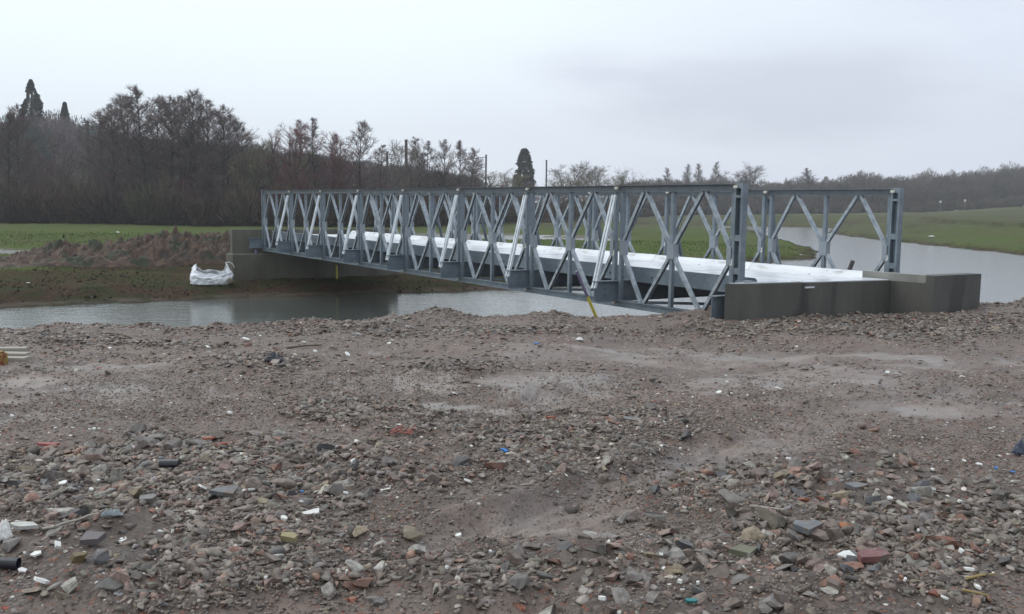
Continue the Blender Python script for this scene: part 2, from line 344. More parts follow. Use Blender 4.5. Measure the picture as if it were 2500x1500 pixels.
pf = mth(t, 'MULTIPLY', mr(t, vor.outputs['Distance'], .62, .5), mr(t, nz_(t, 2.2, 3), .40, .56))
mudv = attr(t, 'mud').outputs['Fac']
cg = mixc(t, cg, (.058, .044, .036), mth(t, 'MULTIPLY', attr(t, 'rub').outputs['Fac'], .7))  # shaded gaps between the stones painted into the ground colour
cg = mixc(t, cg, peb, mth(t, 'MULTIPLY', pf, mth(t, 'SUBTRACT', 1., mth(t, 'MULTIPLY', mudv, .85))))
mudc = mixc(t, (.180, .137, .115), (.285, .235, .208), mr(t, n_mid, .35, .65)); mudc = mixc(t, mudc, (.05, .036, .03), mr(t, n_fin, .54, .66)); mudc = mixc(t, mudc, (.25, .225, .212), mth(t, 'MULTIPLY', mr(t, n_big, .45, .6), .8))
cg = mixc(t, cg, mudc, mth(t, 'MULTIPLY', mudv, .8))
gr_n = nz_(t, .35, 6, .65); gr_f = nz_(t, 6, 5, .7)
grs = mixc(t, (.050, .078, .014), (.092, .125, .032), mr(t, gr_f, .35, .65)); grs = mixc(t, grs, (.095, .088, .04), mr(t, gr_n, .5, .68))
grs = mixc(t, grs, (.07, .055, .035), mr(t, nz_(t, .8, 6, .7), .60, .70)); grs = mixc(t, grs, (.070, .070, .036), mr(t, attr(t, 'dist').outputs['Fac'], .0, .35, 0., .7)); grs = mixc(t, grs, (.055, .042, .028), mth(t, 'MULTIPLY', mr(t, nz_(t, .06, 8, .75), .50, .62), mr(t, attr(t, 'dist').outputs['Fac'], .05, .4, .2, .85)))
so = mixc(t, (.020, .012, .008), (.078, .047, .032), mr(t, n_mid, .35, .68)); so = mixc(t, so, (.026, .036, .012), mth(t, 'MULTIPLY', mr(t, nz_(t, .7, 5), .46, .56), .75))
wood_f = mixc(t, (.03, .03, .018), (.075, .075, .035), mr(t, gr_n, .35, .65))
c = mixc(t, cg, grs, attr(t, 'grass').outputs['Fac']); c = mixc(t, c, so, attr(t, 'soil').outputs['Fac'])
c = mixc(t, c, wood_f, attr(t, 'wooded').outputs['Fac'])
c = mixc(t, c, (.14, .125, .11), mth(t, 'MULTIPLY', attr(t, 'wetmud').outputs['Fac'], .9))
c = mixc(t, c, (.10, .082, .068), attr(t, 'rim').outputs['Fac'])
t.links.new(c, b.inputs['Base Color'])
rg = mth(t, 'ADD', mr(t, n_mid, .3, .7, .42, .75), mth(t, 'MULTIPLY', attr(t, 'grass').outputs['Fac'], .3))
rg = mth(t, 'SUBTRACT', rg, mth(t, 'MULTIPLY', mudv, .12), clamp=True); t.links.new(rg, b.inputs['Roughness']); t.links.new(mth(t, 'ADD', mth(t, 'SUBTRACT', .32, mth(t, 'MULTIPLY', attr(t, 'grass').outputs['Fac'], .26)), mth(t, 'MULTIPLY', mudv, .3)), b.inputs['Specular IOR Level'])
hh = mth(t, 'ADD', mth(t, 'MULTIPLY', n_fin, 1.), mth(t, 'MULTIPLY', mth(t, 'MULTIPLY', pf, mth(t, 'SUBTRACT', .7, vor.outputs['Distance'])), mth(t, 'SUBTRACT', 1., mudv)))
hh = mth(t, 'ADD', hh, mth(t, 'MULTIPLY', n_vf, .3))
bm = N(t, 'ShaderNodeBump', i_Distance=.012); t.links.new(hh, bm.inputs['Height']); t.links.new(mth(t, 'SUBTRACT', .9, mth(t, 'MULTIPLY', mudv, .3)), bm.inputs['Strength']); t.links.new(bm.outputs[0], b.inputs['Normal'])
rim = far*np.exp(-((dwn-.2)/.16)**2)*.8
g0 = mesh_np('ground', V, [q, cap], GM, smooth=True, col={'mud': ap(mud), 'rub': ap(rub), 'grass': ap(far), 'soil': ap(np.clip(soil, 0, 1)), 'wooded': ap(wd), 'wetmud': ap(pud*far), 'rim': ap(rim), 'dist': ap(sm(Rw, 60, 260))})
tag(g0, kind='structure')

# water
WM = bpy.data.materials.new('river_water'); WM.use_nodes = True; t = WM.node_tree; b = t.nodes['Principled BSDF']
b.inputs['Base Color'].default_value = (.085, .095, .088, 1); b.inputs['Roughness'].default_value = .12; b.inputs['IOR'].default_value = 2.3
tcw = N(t, 'ShaderNodeTexCoord'); 
def nw(sc, st, det=3.):
    m = N(t, 'ShaderNodeMapping'); m.inputs['Scale'].default_value = st; m.inputs['Rotation'].default_value = (0, 0, .2); t.links.new(tcw.outputs['Object'], m.inputs[0])
    n = N(t, 'ShaderNodeTexNoise', i_Scale=sc, i_Detail=det); t.links.new(m.outputs[0], n.inputs['Vector']); return n.outputs[0]
hw = mth(t, 'ADD', mth(t, 'MULTIPLY', nw(6., (1, 1.6, 1)), .55), mth(t, 'MULTIPLY', nw(1.1, (1, 2, 1)), .6))
bw = N(t, 'ShaderNodeBump', i_Strength=.33, i_Distance=.05); t.links.new(hw, bw.inputs['Height']); t.links.new(bw.outputs[0], b.inputs['Normal'])
def sheet(name, x0, x1, y0, y1, z, m):
    o = mesh_np(name, [(x0, y0, z), (x1, y0, z), (x1, y1, z), (x0, y1, z)], np.array([[0, 1, 2, 3]]), m); return tag(o, kind='structure')
sheet('river_water', -160, 160, -80, 190, ZW+EYE, WM)
PM = WM.copy(); PM.name = 'puddle_water'; PM.node_tree.nodes['Principled BSDF'].inputs['Base Color'].default_value = (.13, .12, .105, 1)
PM.node_tree.nodes['Principled BSDF'].inputs['Roughness'].default_value = .22
def puddle(cx, cy, rx, ry):      # a flood sheet lying inside its hollow
    n = 48; zz = [T1(cx+rx*.75*math.cos(a_), cy+ry*.75*math.sin(a_)) for a_ in np.linspace(0, 2*PI, 16)]
    z = float(np.median(zz))+.015
    vs = [(cx+rx*math.cos(k*2*PI/n), cy+ry*math.sin(k*2*PI/n), z) for k in range(n)]
    o = mesh_np('puddle', vs, np.array([list(range(n))]), PM); tag(o, kind='structure')
puddle(-2.5, 82, 14, 9.4); puddle(-32, 49, 9.2, 4.2)

# ------------------------------------------------------------------ bridge
bridge = empty('truss_bridge', tuple(bp(12.2, W/2, ZT-H)), BYAW)
tag(bridge, 'grey steel lattice truss bridge with a white deck, spanning the river', 'bridge')
# local frame of a panel: x along, y across (towards the far truss), z up from the bottom pin line
SL = -.00175
def bl(t_, n_, z_):              # bridge local coords
    return np.array([t_-12.2, n_-W/2, z_-(ZT-H)+SL*t_])
XA, YA, ZA = np.eye(3)
def ibeam(h, wd, tw, tf): 
    return [(-wd/2, -h/2), (wd/2, -h/2), (wd/2, -h/2+tf), (tw/2, -h/2+tf), (tw/2, h/2-tf), (wd/2, h/2-tf), (wd/2, h/2), (-wd/2, h/2), (-wd/2, h/2-tf), (-tw/2, h/2-tf), (-tw/2, -h/2+tf), (-wd/2, -h/2+tf)]
def chan(h, wd, th):             # lipless channel, open on +side
    return [(-h/2, -wd/2), (h/2, -wd/2), (h/2, wd/2), (h/2-th, wd/2), (h/2-th, -wd/2+th), (-h/2+th, -wd/2+th), (-h/2+th, wd/2), (-h/2, wd/2)]
CH = ibeam(.12, .13, .016, .011); UC = chan(.070, .070, .008); DC = chan(.064, .060, .007)
def make_panel():
    r = empty('truss_panel')
    z0, z1 = 0, H
    for z in (z0, z1):
        m = MB(); m.prof((.012, 0, z), (L-.012, 0, z), YA, CH); m.build('top_chord' if z else 'bottom_chord', CHORD if z else STEEL, r)
    gz, gh = H*.49, .27
    xs = (.125, L/2, L-.075)
    for i, x in enumerate(xs):
        m = MB(); m.prof((x, 0, z0+.06), (x, 0, z1-.06), XA, UC if i != 2 else chan(.078, .075, .009)); m.build('upright', STEEL, r)
        m = MB(); o_ = {0: .055, 1: 0, 2: -.045}[i]; hw_ = {0: .06, 1: .09, 2: .05}[i]
        for s in (-1, 1): m.box((x+o_, s*.052, gz), (hw_, 0, 0), (0, .004, 0), (0, 0, gh/2))
        m.box((x+o_+hw_-.004, 0, gz), (.003, 0, 0), (0, .047, 0), (0, 0, gh/2-.002)); m.build('gusset_plate', PLATE, r)
    q1, q3 = L/4, 3*L/4
    for ap_, l_, r_ in ((q1, xs[0], xs[1]), (q3, xs[1], xs[2])):
        m = MB()
        for xx, s in ((l_+.05, 1), (r_-.05, -1)): m.prof((xx, 0, gz+.10), (ap_-s*.035, 0, z1-.055), -YA*s, DC)
        m.build('upper_brace', STEEL_B, r); m = MB()
        for xx, s in ((l_+.05, 1), (r_-.05, -1)): m.prof((xx, 0, gz-.10), (ap_-s*.035, 0, z0+.055), -YA*s, DC)
        m.build('lower_brace', STEEL_B, r)
    for z in (z0, z1):
        m = MB(); m.cyl((L, -.085, z+.012), (L, .085, z+.012), .026, n=10); m.box((L-.0, -.078, z+.012), (.045, 0, 0), (0, .006, 0), (0, 0, .02)); m.build('pin', PIN, r)
    m = MB(); m.box((L-.07, -.047, H*.44), (.026, 0, 0), (0, .003, 0), (0, 0, .05)); m.build('sticker', LABEL, r)
    return r
p0 = make_panel(); first = True
for far_ in (0, 1):
    for i in range(8):
        p = p0 if first else copy_tree(p0); first = False
        p.parent = bridge; p.location = bl(i*L, far_*W, ZT-H); p.rotation_euler = (0, -SL, 0)
def part(name, m, mt, bev=0): return m.build(name, mt, bridge, bev)
for far_, sg in ((0, -1), (1, 1)):
    n0 = far_*W
    for i in range(1, 8):        # raker struts from the top chord to the ends of the transoms
        m = MB(); p_, q_ = bl(i*L-.02, n0+sg*.09, ZT-.12), bl(i*L-.02, n0+sg*.52, -1.47)
        for s in (-1, 1): m.bar(p_+XA*s*.038, q_+XA*s*.038, XA, .046, .045)
        m.bar(p_-YA*sg*.012, q_-YA*sg*.012, XA, .05, .012)
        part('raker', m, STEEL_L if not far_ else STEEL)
    # end posts with slotted battens
    for t_, s in ((-.02, -1), (24.384, 1)):
        m = MB(); c0 = t_
        if s < 0: m.prof(bl(c0, n0, ZT-H-.05), bl(c0, n0, ZT+.075), YA, [(-.06, -.04), (.06, -.04), (.06, .04), (-.06, .04)])
        else:
            for xx in (-.018, .128): m.bar(bl(c0+xx, n0, ZT-H-.05), bl(c0+xx, n0, ZT+.075), XA, .038, .115)
            m.bar(bl(c0+.055, n0+.03, ZT-H-.05), bl(c0+.055, n0+.03, ZT+.06), XA, .11, .012)
            for zz, hh0 in ((ZT+.03, .045), (ZT-.14, .02), (ZT-.80, .05), (ZT-1.33, .05), (ZT-1.9, .05)): m.box(bl(c0+.055, n0, zz), (.055, 0, 0), (0, .054, 0), (0, 0, hh0))
        part('end_post', m, STEEL)
for i in range(9):               # transoms with outboard ends
    m = MB(); tt = i*L+(.0 if 0 < i < 8 else (-.10 if i == 0 else .03)); zc = -1.53
    m.prof(bl(tt, -.53, zc), bl(tt, W+.53, zc), XA, [(a_, b_) for a_, b_ in ibeam(.39, .15, .014, .016)])
    for yy in (-.53, W+.53):
        for zz in (-1.48, -1.60): m.cyl(bl(tt+.007, yy*1.0+(.25 if yy < 0 else -.25), zz), bl(tt+.03, yy+(.25 if yy < 0 else -.25), zz), .014, n=6)
    part('transom', m, STEEL_D)
for i in range(8):
    m = MB()
    for a_, b_ in (((i*L+.15, .12), ((i+1)*L-.15, W-.12)), ((i*L+.15, W-.12), ((i+1)*L-.15, .12))): m.bar(bl(*a_, -1.74-.02*(b_[1] < 1)), bl(*b_, -1.74-.02*(b_[1] < 1)), YA, .05, .05)
    part('sway_brace', m, STEEL)
    t0, t1 = i*L+(.0 if i else -.05), (i+1)*L-.006+(.1 if i == 7 else 0)
    dp = empty('deck_unit'); dp.parent = bridge; dp.location = bl(t0, W/2, -1.22); ln = t1-t0; e = W/2-.32
    m = MB(); m.prof((0, 0, 0), (ln, 0, 0), YA, [(-e+.16, -.012), (e-.16, -.012), (e-.16, .0), (.0, .012), (-e+.16, .0)]); m.build('deck_plate', WHITE, dp)
    for s in (-1, 1):            # upturned kerb: sloping inner face
        m = MB(); pr = [(-e+.16, -.012), (-e+.16, .0), (-e+.05, .135), (-e+.02, .145), (-e, .145), (-e, .133), (-e+.035, .12), (-e+.13, -.012)]
        if s > 0: pr = [(-a_, b_) for a_, b_ in pr[::-1]]
        m.prof((0, 0, 0), (ln, 0, 0), YA, pr); m.build('kerb', WHITE, dp)
        m = MB(); pr = [(-.02, -.14), (.07, -.14), (.07, -.128), (-.008, -.128), (-.008, .128), (.02, .128), (.02, .14), (-.02, .14)]
        if s > 0: pr = [(-a_, b_) for a_, b_ in pr[::-1]]
        m.prof((0, s*(e-.012), .0), (ln, s*(e-.012), .0), YA, pr)
        for k in range(3): m.cyl((ln*(.2+.3*k), s*(e+.005), -.02), (ln*(.2+.3*k), s*(e+.04), -.02), .022, n=6)
        m.build('edge_beam', STEEL_D if s < 0 else STEEL, dp)
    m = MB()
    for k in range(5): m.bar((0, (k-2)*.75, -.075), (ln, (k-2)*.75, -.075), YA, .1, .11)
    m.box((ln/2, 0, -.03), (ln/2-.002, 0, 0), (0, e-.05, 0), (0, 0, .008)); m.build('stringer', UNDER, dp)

# ------------------------------------------------------------------ abutments
def prism(m, pts, z0, z1):       # pts: (t, n) footprint counter-clockwise
    n = len(pts); vs = [bp(a_, b_, z0) for a_, b_ in pts]+[bp(a_, b_, z1) for a_, b_ in pts]
    m.add(vs, [(k, (k+1) % n, n+(k+1) % n, n+k) for k in range(n)]+[tuple(range(n))[::-1], tuple(range(n, 2*n))])
ab = empty('concrete_abutment', tuple(bp(25, 1.5, -2.2)))
tag(ab, 'dark wet concrete abutment wall on the rubble at the near right bridge end', 'abutment')
def pa(name, m, mt, par, bev=.012):
    o = m.build(name, mt, None, bev); bpy.context.view_layer.update(); o.parent = par; o.matrix_parent_inverse = Matrix.Translation(-Vector(par.location)); return o
m = MB(); prism(m, [(24.60, -.44), (24.60, 2.80), (25.23, 2.786), (25.0, .94), (24.965, .92), (24.77, -.30)][::-1], -2.6, -1.17); pa('wall', m, CONC, ab)
m = MB(); prism(m, [(24.60, 2.804), (24.60, 2.98), (25.715, 3.06), (25.72, 4.19), (25.97, 4.19), (25.97, 2.88), (25.235, 2.79)][::-1], -2.6, -1.18); pa('wing_wall', m, CONC, ab, 0)
m = MB(); jag = [(25.80, 2.868, -1.18), (25.835, 2.872, -1.15), (25.82, 2.87, -1.125), (25.86, 2.875, -1.095), (25.85, 2.874, -1.05)]
prism(m, [(24.62, 2.83), (24.62, 2.95), (25.70, 3.03), (25.85, 2.90), (25.24, 2.83)][::-1], -1.179, -1.052)
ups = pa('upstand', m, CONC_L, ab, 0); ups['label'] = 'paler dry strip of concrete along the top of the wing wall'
m = MB(); prism(m, [(25.70, 3.05), (25.722, 4.19), (25.97, 4.19), (25.97, 2.88), (25.835, 2.868)][::-1], -1.1795, -1.05)
m.add([bp(*q_) for q_ in jag]+[bp(25.97, 2.882, -1.05), bp(25.97, 2.882, -1.18)], [(0, 1, 2, 3, 4, 5, 6)]); pa('wall_cap', m, CONC, ab, 0)
m = MB(); prism(m, [(24.68, .95), (24.68, 2.78), (25.20, 2.76), (24.985, .95)][::-1], -1.170, -1.158); pa('wet_ledge_sheen', m, CONC_W, ab, 0)  # thin white sheet laid on as the sheen of the wet top
m = MB(); prism(m, [(24.64, -.38), (24.64, .90), (24.90, .90), (24.75, -.30)][::-1], -1.168, -1.160); pa('wet_ledge_sheen', m, CONC_W, ab, 0)
m = MB(); prism(m, [(25.0, .93), (25.01, 1.12), (25.035, 1.12), (25.025, .93)], -1.26, -1.235); pa('chip', m, CONC_W, ab, 0)
m = MB(); m.box(bp(24.6, .02, -1.155), np.array([*DV*.12, 0]), np.array([*NV*.12, 0]), (0, 0, .012)); pa('bearing_plate', m, STEEL_D, ab, 0)
af = empty('concrete_abutment', tuple(bp(-1.2, 1.5, -2.9)))
tag(af, 'stained pale concrete abutment under the far left bridge end beside the white sack', 'abutment')
m = MB(); prism(m, [(-.62, -1.10), (-.62, W+1.4), (-.38, W+1.4), (-.38, -1.10)][::-1], -1.95, -1.02); pa('ballast_wall', m, CONC_F, af)
m = MB(); prism(m, [(-.60, -1.28), (-.60, W+1.5), (.28, W+1.5), (.28, -1.28)][::-1], -3.3, -1.93); pa('bearing_shelf', m, CONC_F, af)
m = MB(); prism(m, [(-1.6, .1), (-1.6, W-.1), (-.622, W-.1), (-.622, .1)][::-1], -1.929, -1.12); pa('approach_slab', m, CONC_L, af)

# ------------------------------------------------------------------ plain objects on the banks
def pole(name, label, base, top, r, split=.45, cat='pole', low=YEL, high=PUR):
    e_ = empty(name, tuple(base)); tag(e_, label, cat); b_, t_ = np.zeros(3), np.asarray(top)-np.asarray(base)
    m = MB(); m.cyl(b_, b_+(t_-b_)*split, r, r*.95, 10); m.build('lower_length', low, e_)
    m = MB(); m.cyl(b_+(t_-b_)*(split+.0005), t_, r*.95, r*.85, 10); m.build('upper_length', high, e_)
bs = atd(1450*K, 775*K, 16.3); tp = atd(1392*K, 655*K, 15.9)
pole('survey_pole', 'leaning yellow and purple pole standing on the rubble edge in front of the bridge truss', bs-np.array([0, 0, .1]), tp, .028, .55)
bs = atd(621*K, 672*K, 35.6); pole('survey_pole', 'short upright yellow pole beside the far abutment, right of the white sack', bs-np.array([0, 0, .2]), atd(618*K, 604*K, 35.6), .05, .7)
bs = atd(814*K, 668*K, 36.5); pole('survey_pole', 'faint yellow pole in the shade under the bridge deck', bs-np.array([0, 0, .3]), atd(813*K, 641*K, 36.5), .04, .7, high=YEL)
bs = atd(2052*K, 650*K, 21); m = MB(); tp = atd(2060*K, 630*K, 21); bs = tp+(bs-tp)*4
m.cyl(bs, tp, .055, .05, 8); o = m.build('wooden_post', noisy('dark_wet_wood', (.05, .045, .045), (.1, .09, .09), 5)); tag(o, 'small dark leaning post standing in the water behind the white deck', 'post')

# ------------------------------------------------------------------ soil heap on the far bank
def heap():
    cx, cy = -16.3, 40.6; ca, sa = NV; nx, ny = 190, 80
    u = np.linspace(-6.6, 5.6, nx); v = np.linspace(-2.9, 3.0, ny); U, Vv = np.meshgrid(u, v, indexing='ij')
    x = cx+U*ca-Vv*sa; y = cy+U*sa+Vv*ca
    env = np.interp(u, [-6.6, -5.5, -4, -3, -1.2, 0, 1.5, 3, 4.5, 5.3, 5.6], [0, .22, .5, .72, .66, .85, 1.0, .98, 1.0, .7, .3])[:, None]*np.clip(1-(Vv/2.9)**2, 0, 1)**.7
    bump_ = .30*fbm(U*1.5, Vv*1.5, 3, 60)+.26*fbm(U*4.5, Vv*4.5, 3, 61)+.13*fbm(U*13, Vv*13, 2, 65)
    z = terrain(x, y)-.12+env*(1.02+bump_*.8)+.13*np.abs(fbm(U*5, Vv*5, 2, 63))*np.minimum(env*3, 1)
    I = np.arange(nx*ny).reshape(nx, ny); f = np.stack([I[:-1, :-1], I[1:, :-1], I[1:, 1:], I[:-1, 1:]], -1).reshape(-1, 4)
    m_ = noisy('turned_soil', (.016, .009, .006), (.105, .060, .038), 2.6, (.6, .9), .8, 14, 0, .05, detail=8, extra=[((.024, .028, .011), 1.1, .53), ((.14, .11, .085), 6, .66)])
    o = mesh_np('soil_heap', np.stack([x, y, z], -1).reshape(-1, 3), f, m_); tag(o, 'long low heap of rough brown soil and turf on the far bank', 'soil heap')
heap()
# white bulk sack, slumped open
def sack():
    P = up(516, 694, -2.93); e_ = empty('bulk_sack', tuple(P), .35); tag(e_, 'crumpled white woven sack slumped at the foot of the soil heap', 'sack')
    n, mz = 96, 26; vs = []; 
    for k in range(mz):
        s = k/(mz-1)
        for i in range(n):
            a = i*2*PI/n; sq = (abs(math.cos(a))**3+abs(math.sin(a))**3)**(-1/3)
            top = .42+.30*math.exp(-((math.atan2(math.sin(a-2.7), math.cos(a-2.7)))/.5)**2)+.36*math.exp(-((math.atan2(math.sin(a-.25), math.cos(a-.25)))/.42)**2)-.05*math.sin(3*a)
            r = (.66-.12*s+.10*math.sin(s*PI))*sq*(1+.03*math.sin(9*a+4*s)+.02*math.sin(17*a-9*s))
            r += .05*float(vnoise(np.array([a*2.2]), np.array([s*5.]), 70)[0])+.028*float(vnoise(np.array([a*6]), np.array([s*11.]), 71)[0])
            vs.append((r*math.cos(a), r*.62*math.sin(a), top*1.04*s**.85*(1+.06*float(vnoise(np.array([a*3]), np.array([s*3.]), 72)[0]))))
    f = [(k*n+i, k*n+(i+1) % n, (k+1)*n+(i+1) % n, (k+1)*n+i) for k in range(mz-1) for i in range(n)]
    sk = noisy('woven_white_plastic', (.62, .64, .68), (.82, .83, .86), 3, (.5, .7), .5, 9, 0, .03, extra=[((.42, .37, .28), 2.2, .62)])
    o = mesh_np('sack_body', vs, np.array(f), sk, e_, True); md = o.modifiers.new('solid', 'SOLIDIFY'); md.thickness = .012
    m = MB()
    prev = np.array([.52, .1, .74])
    for q in ((.62, .06, .78), (.74, 0, .72), (.80, -.04, .58)): m.bar(prev, q, YA, .07, .014); prev = np.array(q)
    m.build('lifting_loop', sk, e_)
sack()
P0 = up(-60, 668, -2.93); P1 = up(42, 668, -2.93)
m = MB(); a_ = P0+[0, 0, .09]; b_ = P1+[0, 0, .09]; n_ = 16; dirx = (b_-a_)/np.linalg.norm(b_-a_); sdv = np.cross(dirx, ZA)
vs = []; 
for pt, rr in ((a_, .1), (b_, .1), (b_, .085), (a_, .085)): vs += [pt+(sdv*math.cos(k*2*PI/n_)+ZA*math.sin(k*2*PI/n_))*rr for k in range(n_)]
m.add(vs, [(j*n_+k, j*n_+(k+1) % n_, ((j+1) % 4)*n_+(k+1) % n_, ((j+1) % 4)*n_+k) for j in range(4) for k in range(n_)])
tag(m.build('drain_pipe', BLACKP, smooth=True), 'black plastic pipe lying on the far bank at the left edge of the photo', 'pipe')
# timber by the left edge
for (px0, px1, py, dz, wd_, th, yaw_, lab) in ((-120, 30, 852, .10, .11, .05, .25, 'short pale timber offcut on top of the plank pile'), (-170, 60, 868, .085, .12, .022, .02, 'thin pale plank lying across the plank pile'),
                                   (-190, 73, 876, .035, .16, .06, 0, 'long thick grey plank at the bottom of the plank pile')):
    A = up(px0, 878, -1.69); B = up(px1, 878, -1.69); g_ = T1(B[0]*1.0, B[1]); L_ = np.linalg.norm(B-A)
    off = {852: .28, 868: .1, 876: 0}[py]
    m = MB(); m.box((0, 0, 0), (L_/2, 0, 0), (0, wd_/2, 0), (0, 0, th/2)); o = m.build('plank', WOODM, None, .004)
    o.location = ((A[0]+B[0])/2, (A[1]+B[1])/2+off, g_+dz); o.rotation_euler = (0, .01, yaw_); tag(o, lab, 'plank')
P = up(-4, 888, -1.69); m = MB(); m.box((0, 0, .07), (.07, 0, 0), (0, .06, 0), (0, 0, .07)); m.box((0, 0, .15), (.05, 0, 0), (0, .045, 0), (0, 0, .012)); o = m.build('tin', noisy('yellow_red_tin', (.26, .18, .03), (.18, .04, .02), 9, lo=.45, hi=.55), None, .008)
o.location = (P[0], P[1], T1(P[0], P[1])-.02); tag(o, 'small yellow and red tin at the left edge beside the planks', 'tin')

# ------------------------------------------------------------------ rubble
def ico(sub):
    g = (1+5**.5)/2
    v = [(-1, g, 0), (1, g, 0), (-1, -g, 0), (1, -g, 0), (0, -1, g), (0, 1, g), (0, -1, -g), (0, 1, -g), (g, 0, -1), (g, 0, 1), (-g, 0, -1), (-g, 0, 1)]
    f = [(0, 11, 5), (0, 5, 1), (0, 1, 7), (0, 7, 10), (0, 10, 11), (1, 5, 9), (5, 11, 4), (11, 10, 2), (10, 7, 6), (7, 1, 8), (3, 9, 4), (3, 4, 2), (3, 2, 6), (3, 6, 8), (3, 8, 9), (4, 9, 5), (2, 4, 11), (6, 2, 10), (8, 6, 7), (9, 8, 1)]
    v = [np.array(p)/np.linalg.norm(p) for p in v]
    for _ in range(sub):
        c = {}; nf = []
        def mid(a, b):
            k = (min(a, b), max(a, b))
            if k not in c: p = v[a]+v[b]; v.append(p/np.linalg.norm(p)); c[k] = len(v)-1
            return c[k]
        for a, b, d in f:
            x, y, z = mid(a, b), mid(b, d), mid(d, a); nf += [(a, x, z), (b, y, x), (d, z, y), (x, y, z)]
        f = nf
    return np.array(v), np.array(f)
rg_ = np.random.default_rng(11)
def rock(V, ncut, boxy=.0, rough=.0, dlo=.35, dhi=.72):
    V = V.copy()
    if boxy: V = np.sign(V)*np.abs(V)**(1-boxy*.55); V /= np.abs(V).max()
    for _ in range(ncut):
        n = rg_.normal(size=3); n /= np.linalg.norm(n); d = rg_.uniform(dlo, dhi); q_ = V@n
        V = V-np.outer(np.maximum(q_-d, 0), n)
    if rough: V = V*(1+rough*rg_.normal(size=(len(V), 1)))
    V -= V.mean(0); return V/np.abs(V).max()
I0, F0 = ico(0); I1, F1 = ico(1); I2, F2 = ico(2); I3, F3 = ico(3)
T0 = [rock(I0, 2, 0, .1) for _ in range(12)]; T1s = [rock(I1, rg_.integers(8, 14), rg_.choice([.4, .9]), .035, .26, .6) for _ in range(40)]
PAL = np.array([(.155, .135, .122), (.125, .102, .09), (.085, .075, .07), (.055, .05, .05), (.21, .085, .052), (.20, .13, .11), (.27, .25, .225), (.22, .17, .10), (.115, .125, .14), (.18, .165, .15), (.62, .60, .57), (.27, .11, .06), (.16, .115, .095)])
PAL = PAL*np.array([1.4, 1.3, 1.2])
PW = np.array([16, 18, 10, 4, 5, 8, 5, 3, 5, 12, .6, 1.2, 12]); PW = PW/PW.sum()
def inview(x, y): return (np.abs(x/y) < .62)
def scatter(dens, ymin, ymax, seed):
    """points with a density per square metre given by dens(rub, mud)"""
    r = np.random.default_rng(seed); A = .62*(ymax**2-ymin**2); n = int(A*dens.mx)
    y = np.sqrt(r.uniform(ymin**2, ymax**2, n)); x = r.uniform(-.62, .62, n)*y
    z, dwn_, nr_, ru, mu, _ = terrain(x, y, True)
    k = nr_ & (dwn_ > .9) & (r.uniform(size=n)*dens.mx < dens(ru, mu, x, y, dwn_)); k &= ~inwall(x, y)
    return x[k], y[k], z[k], ru[k], mu[k], r
def inwall(x, y):
    t_ = (x-BO[0])*DV[0]+(y-BO[1])*DV[1]; n_ = (x-BO[0])*NV[0]+(y-BO[1])*NV[1]
    return ((t_ < 25.05) & (n_ > -.5) & (n_ < 2.9)) | ((t_ < 26.02) & (n_ >= 2.7) & (n_ < 4.25))
class D:
    def __init__(s, mx, f): s.mx = mx; s.f = f
    def __call__(s, *a): return s.f(*a)
clump = lambda x, y, sc, sd: np.clip(.5+.9*fbm(x*sc, y*sc, 3, sd), 0.05, 1.4)
def stones(x, y, z, size, tmpl, faces, r, flat=(.25, .7)):
    n = len(x); k = r.integers(0, len(tmpl), n); B = np.array(tmpl)[k]
    sx = size*r.uniform(.75, 1.25, n); sy = size*r.uniform(.42, .95, n); sz = size*r.uniform(*flat, n)
    # random spin of the template, then squash, tilt and yaw
    q = r.normal(size=(n, 4)); q /= np.linalg.norm(q, axis=1)[:, None]; a, b_, c_, d_ = q.T
    Rm = np.stack([np.stack([1-2*(c_*c_+d_*d_), 2*(b_*c_-d_*a), 2*(b_*d_+c_*a)], -1), np.stack([2*(b_*c_+d_*a), 1-2*(b_*b_+d_*d_), 2*(c_*d_-b_*a)], -1), np.stack([2*(b_*d_-c_*a), 2*(c_*d_+b_*a), 1-2*(b_*b_+c_*c_)], -1)], 1)
    B = np.einsum('nij,nvj->nvi', Rm, B)*np.stack([sx, sy, sz], -1)[:, None, :]
    tx = r.normal(0, .22, n)[:, None]; B2 = B.copy(); B2[..., 2] = B[..., 2]*np.cos(tx)+B[..., 0]*np.sin(tx); B2[..., 0] = B[..., 0]*np.cos(tx)-B[..., 2]*np.sin(tx); B = B2
    ya = r.uniform(0, 2*PI, n)[:, None]; xx = B[..., 0]*np.cos(ya)-B[..., 1]*np.sin(ya); yy = B[..., 0]*np.sin(ya)+B[..., 1]*np.cos(ya)
    zz = B[..., 2]+(z+sz*r.uniform(-.15, .5, n))[:, None]
    Vt = np.stack([xx+x[:, None], yy+y[:, None], zz], -1).reshape(-1, 3)
    nv = B.shape[1]; Ft = (faces[None]+(np.arange(n)*nv)[:, None, None]).reshape(-1, 3)
    c = PAL[r.choice(len(PAL), n, p=PW)]*r.uniform(.62, 1.35, (n, 1))*(1+.05*r.normal(size=(n, 3))); c = c*.62+c.mean(1, keepdims=True)*np.array([1.06, 1., .92])*.38; mm = r.uniform(0, .5, (n, 1)); c = c*(1-mm)+np.array([.25, .205, .175])*r.uniform(.7, 1.2, (n, 1))*mm
    return Vt, Ft, np.repeat(np.clip(c, .01, .85), nv, 0)
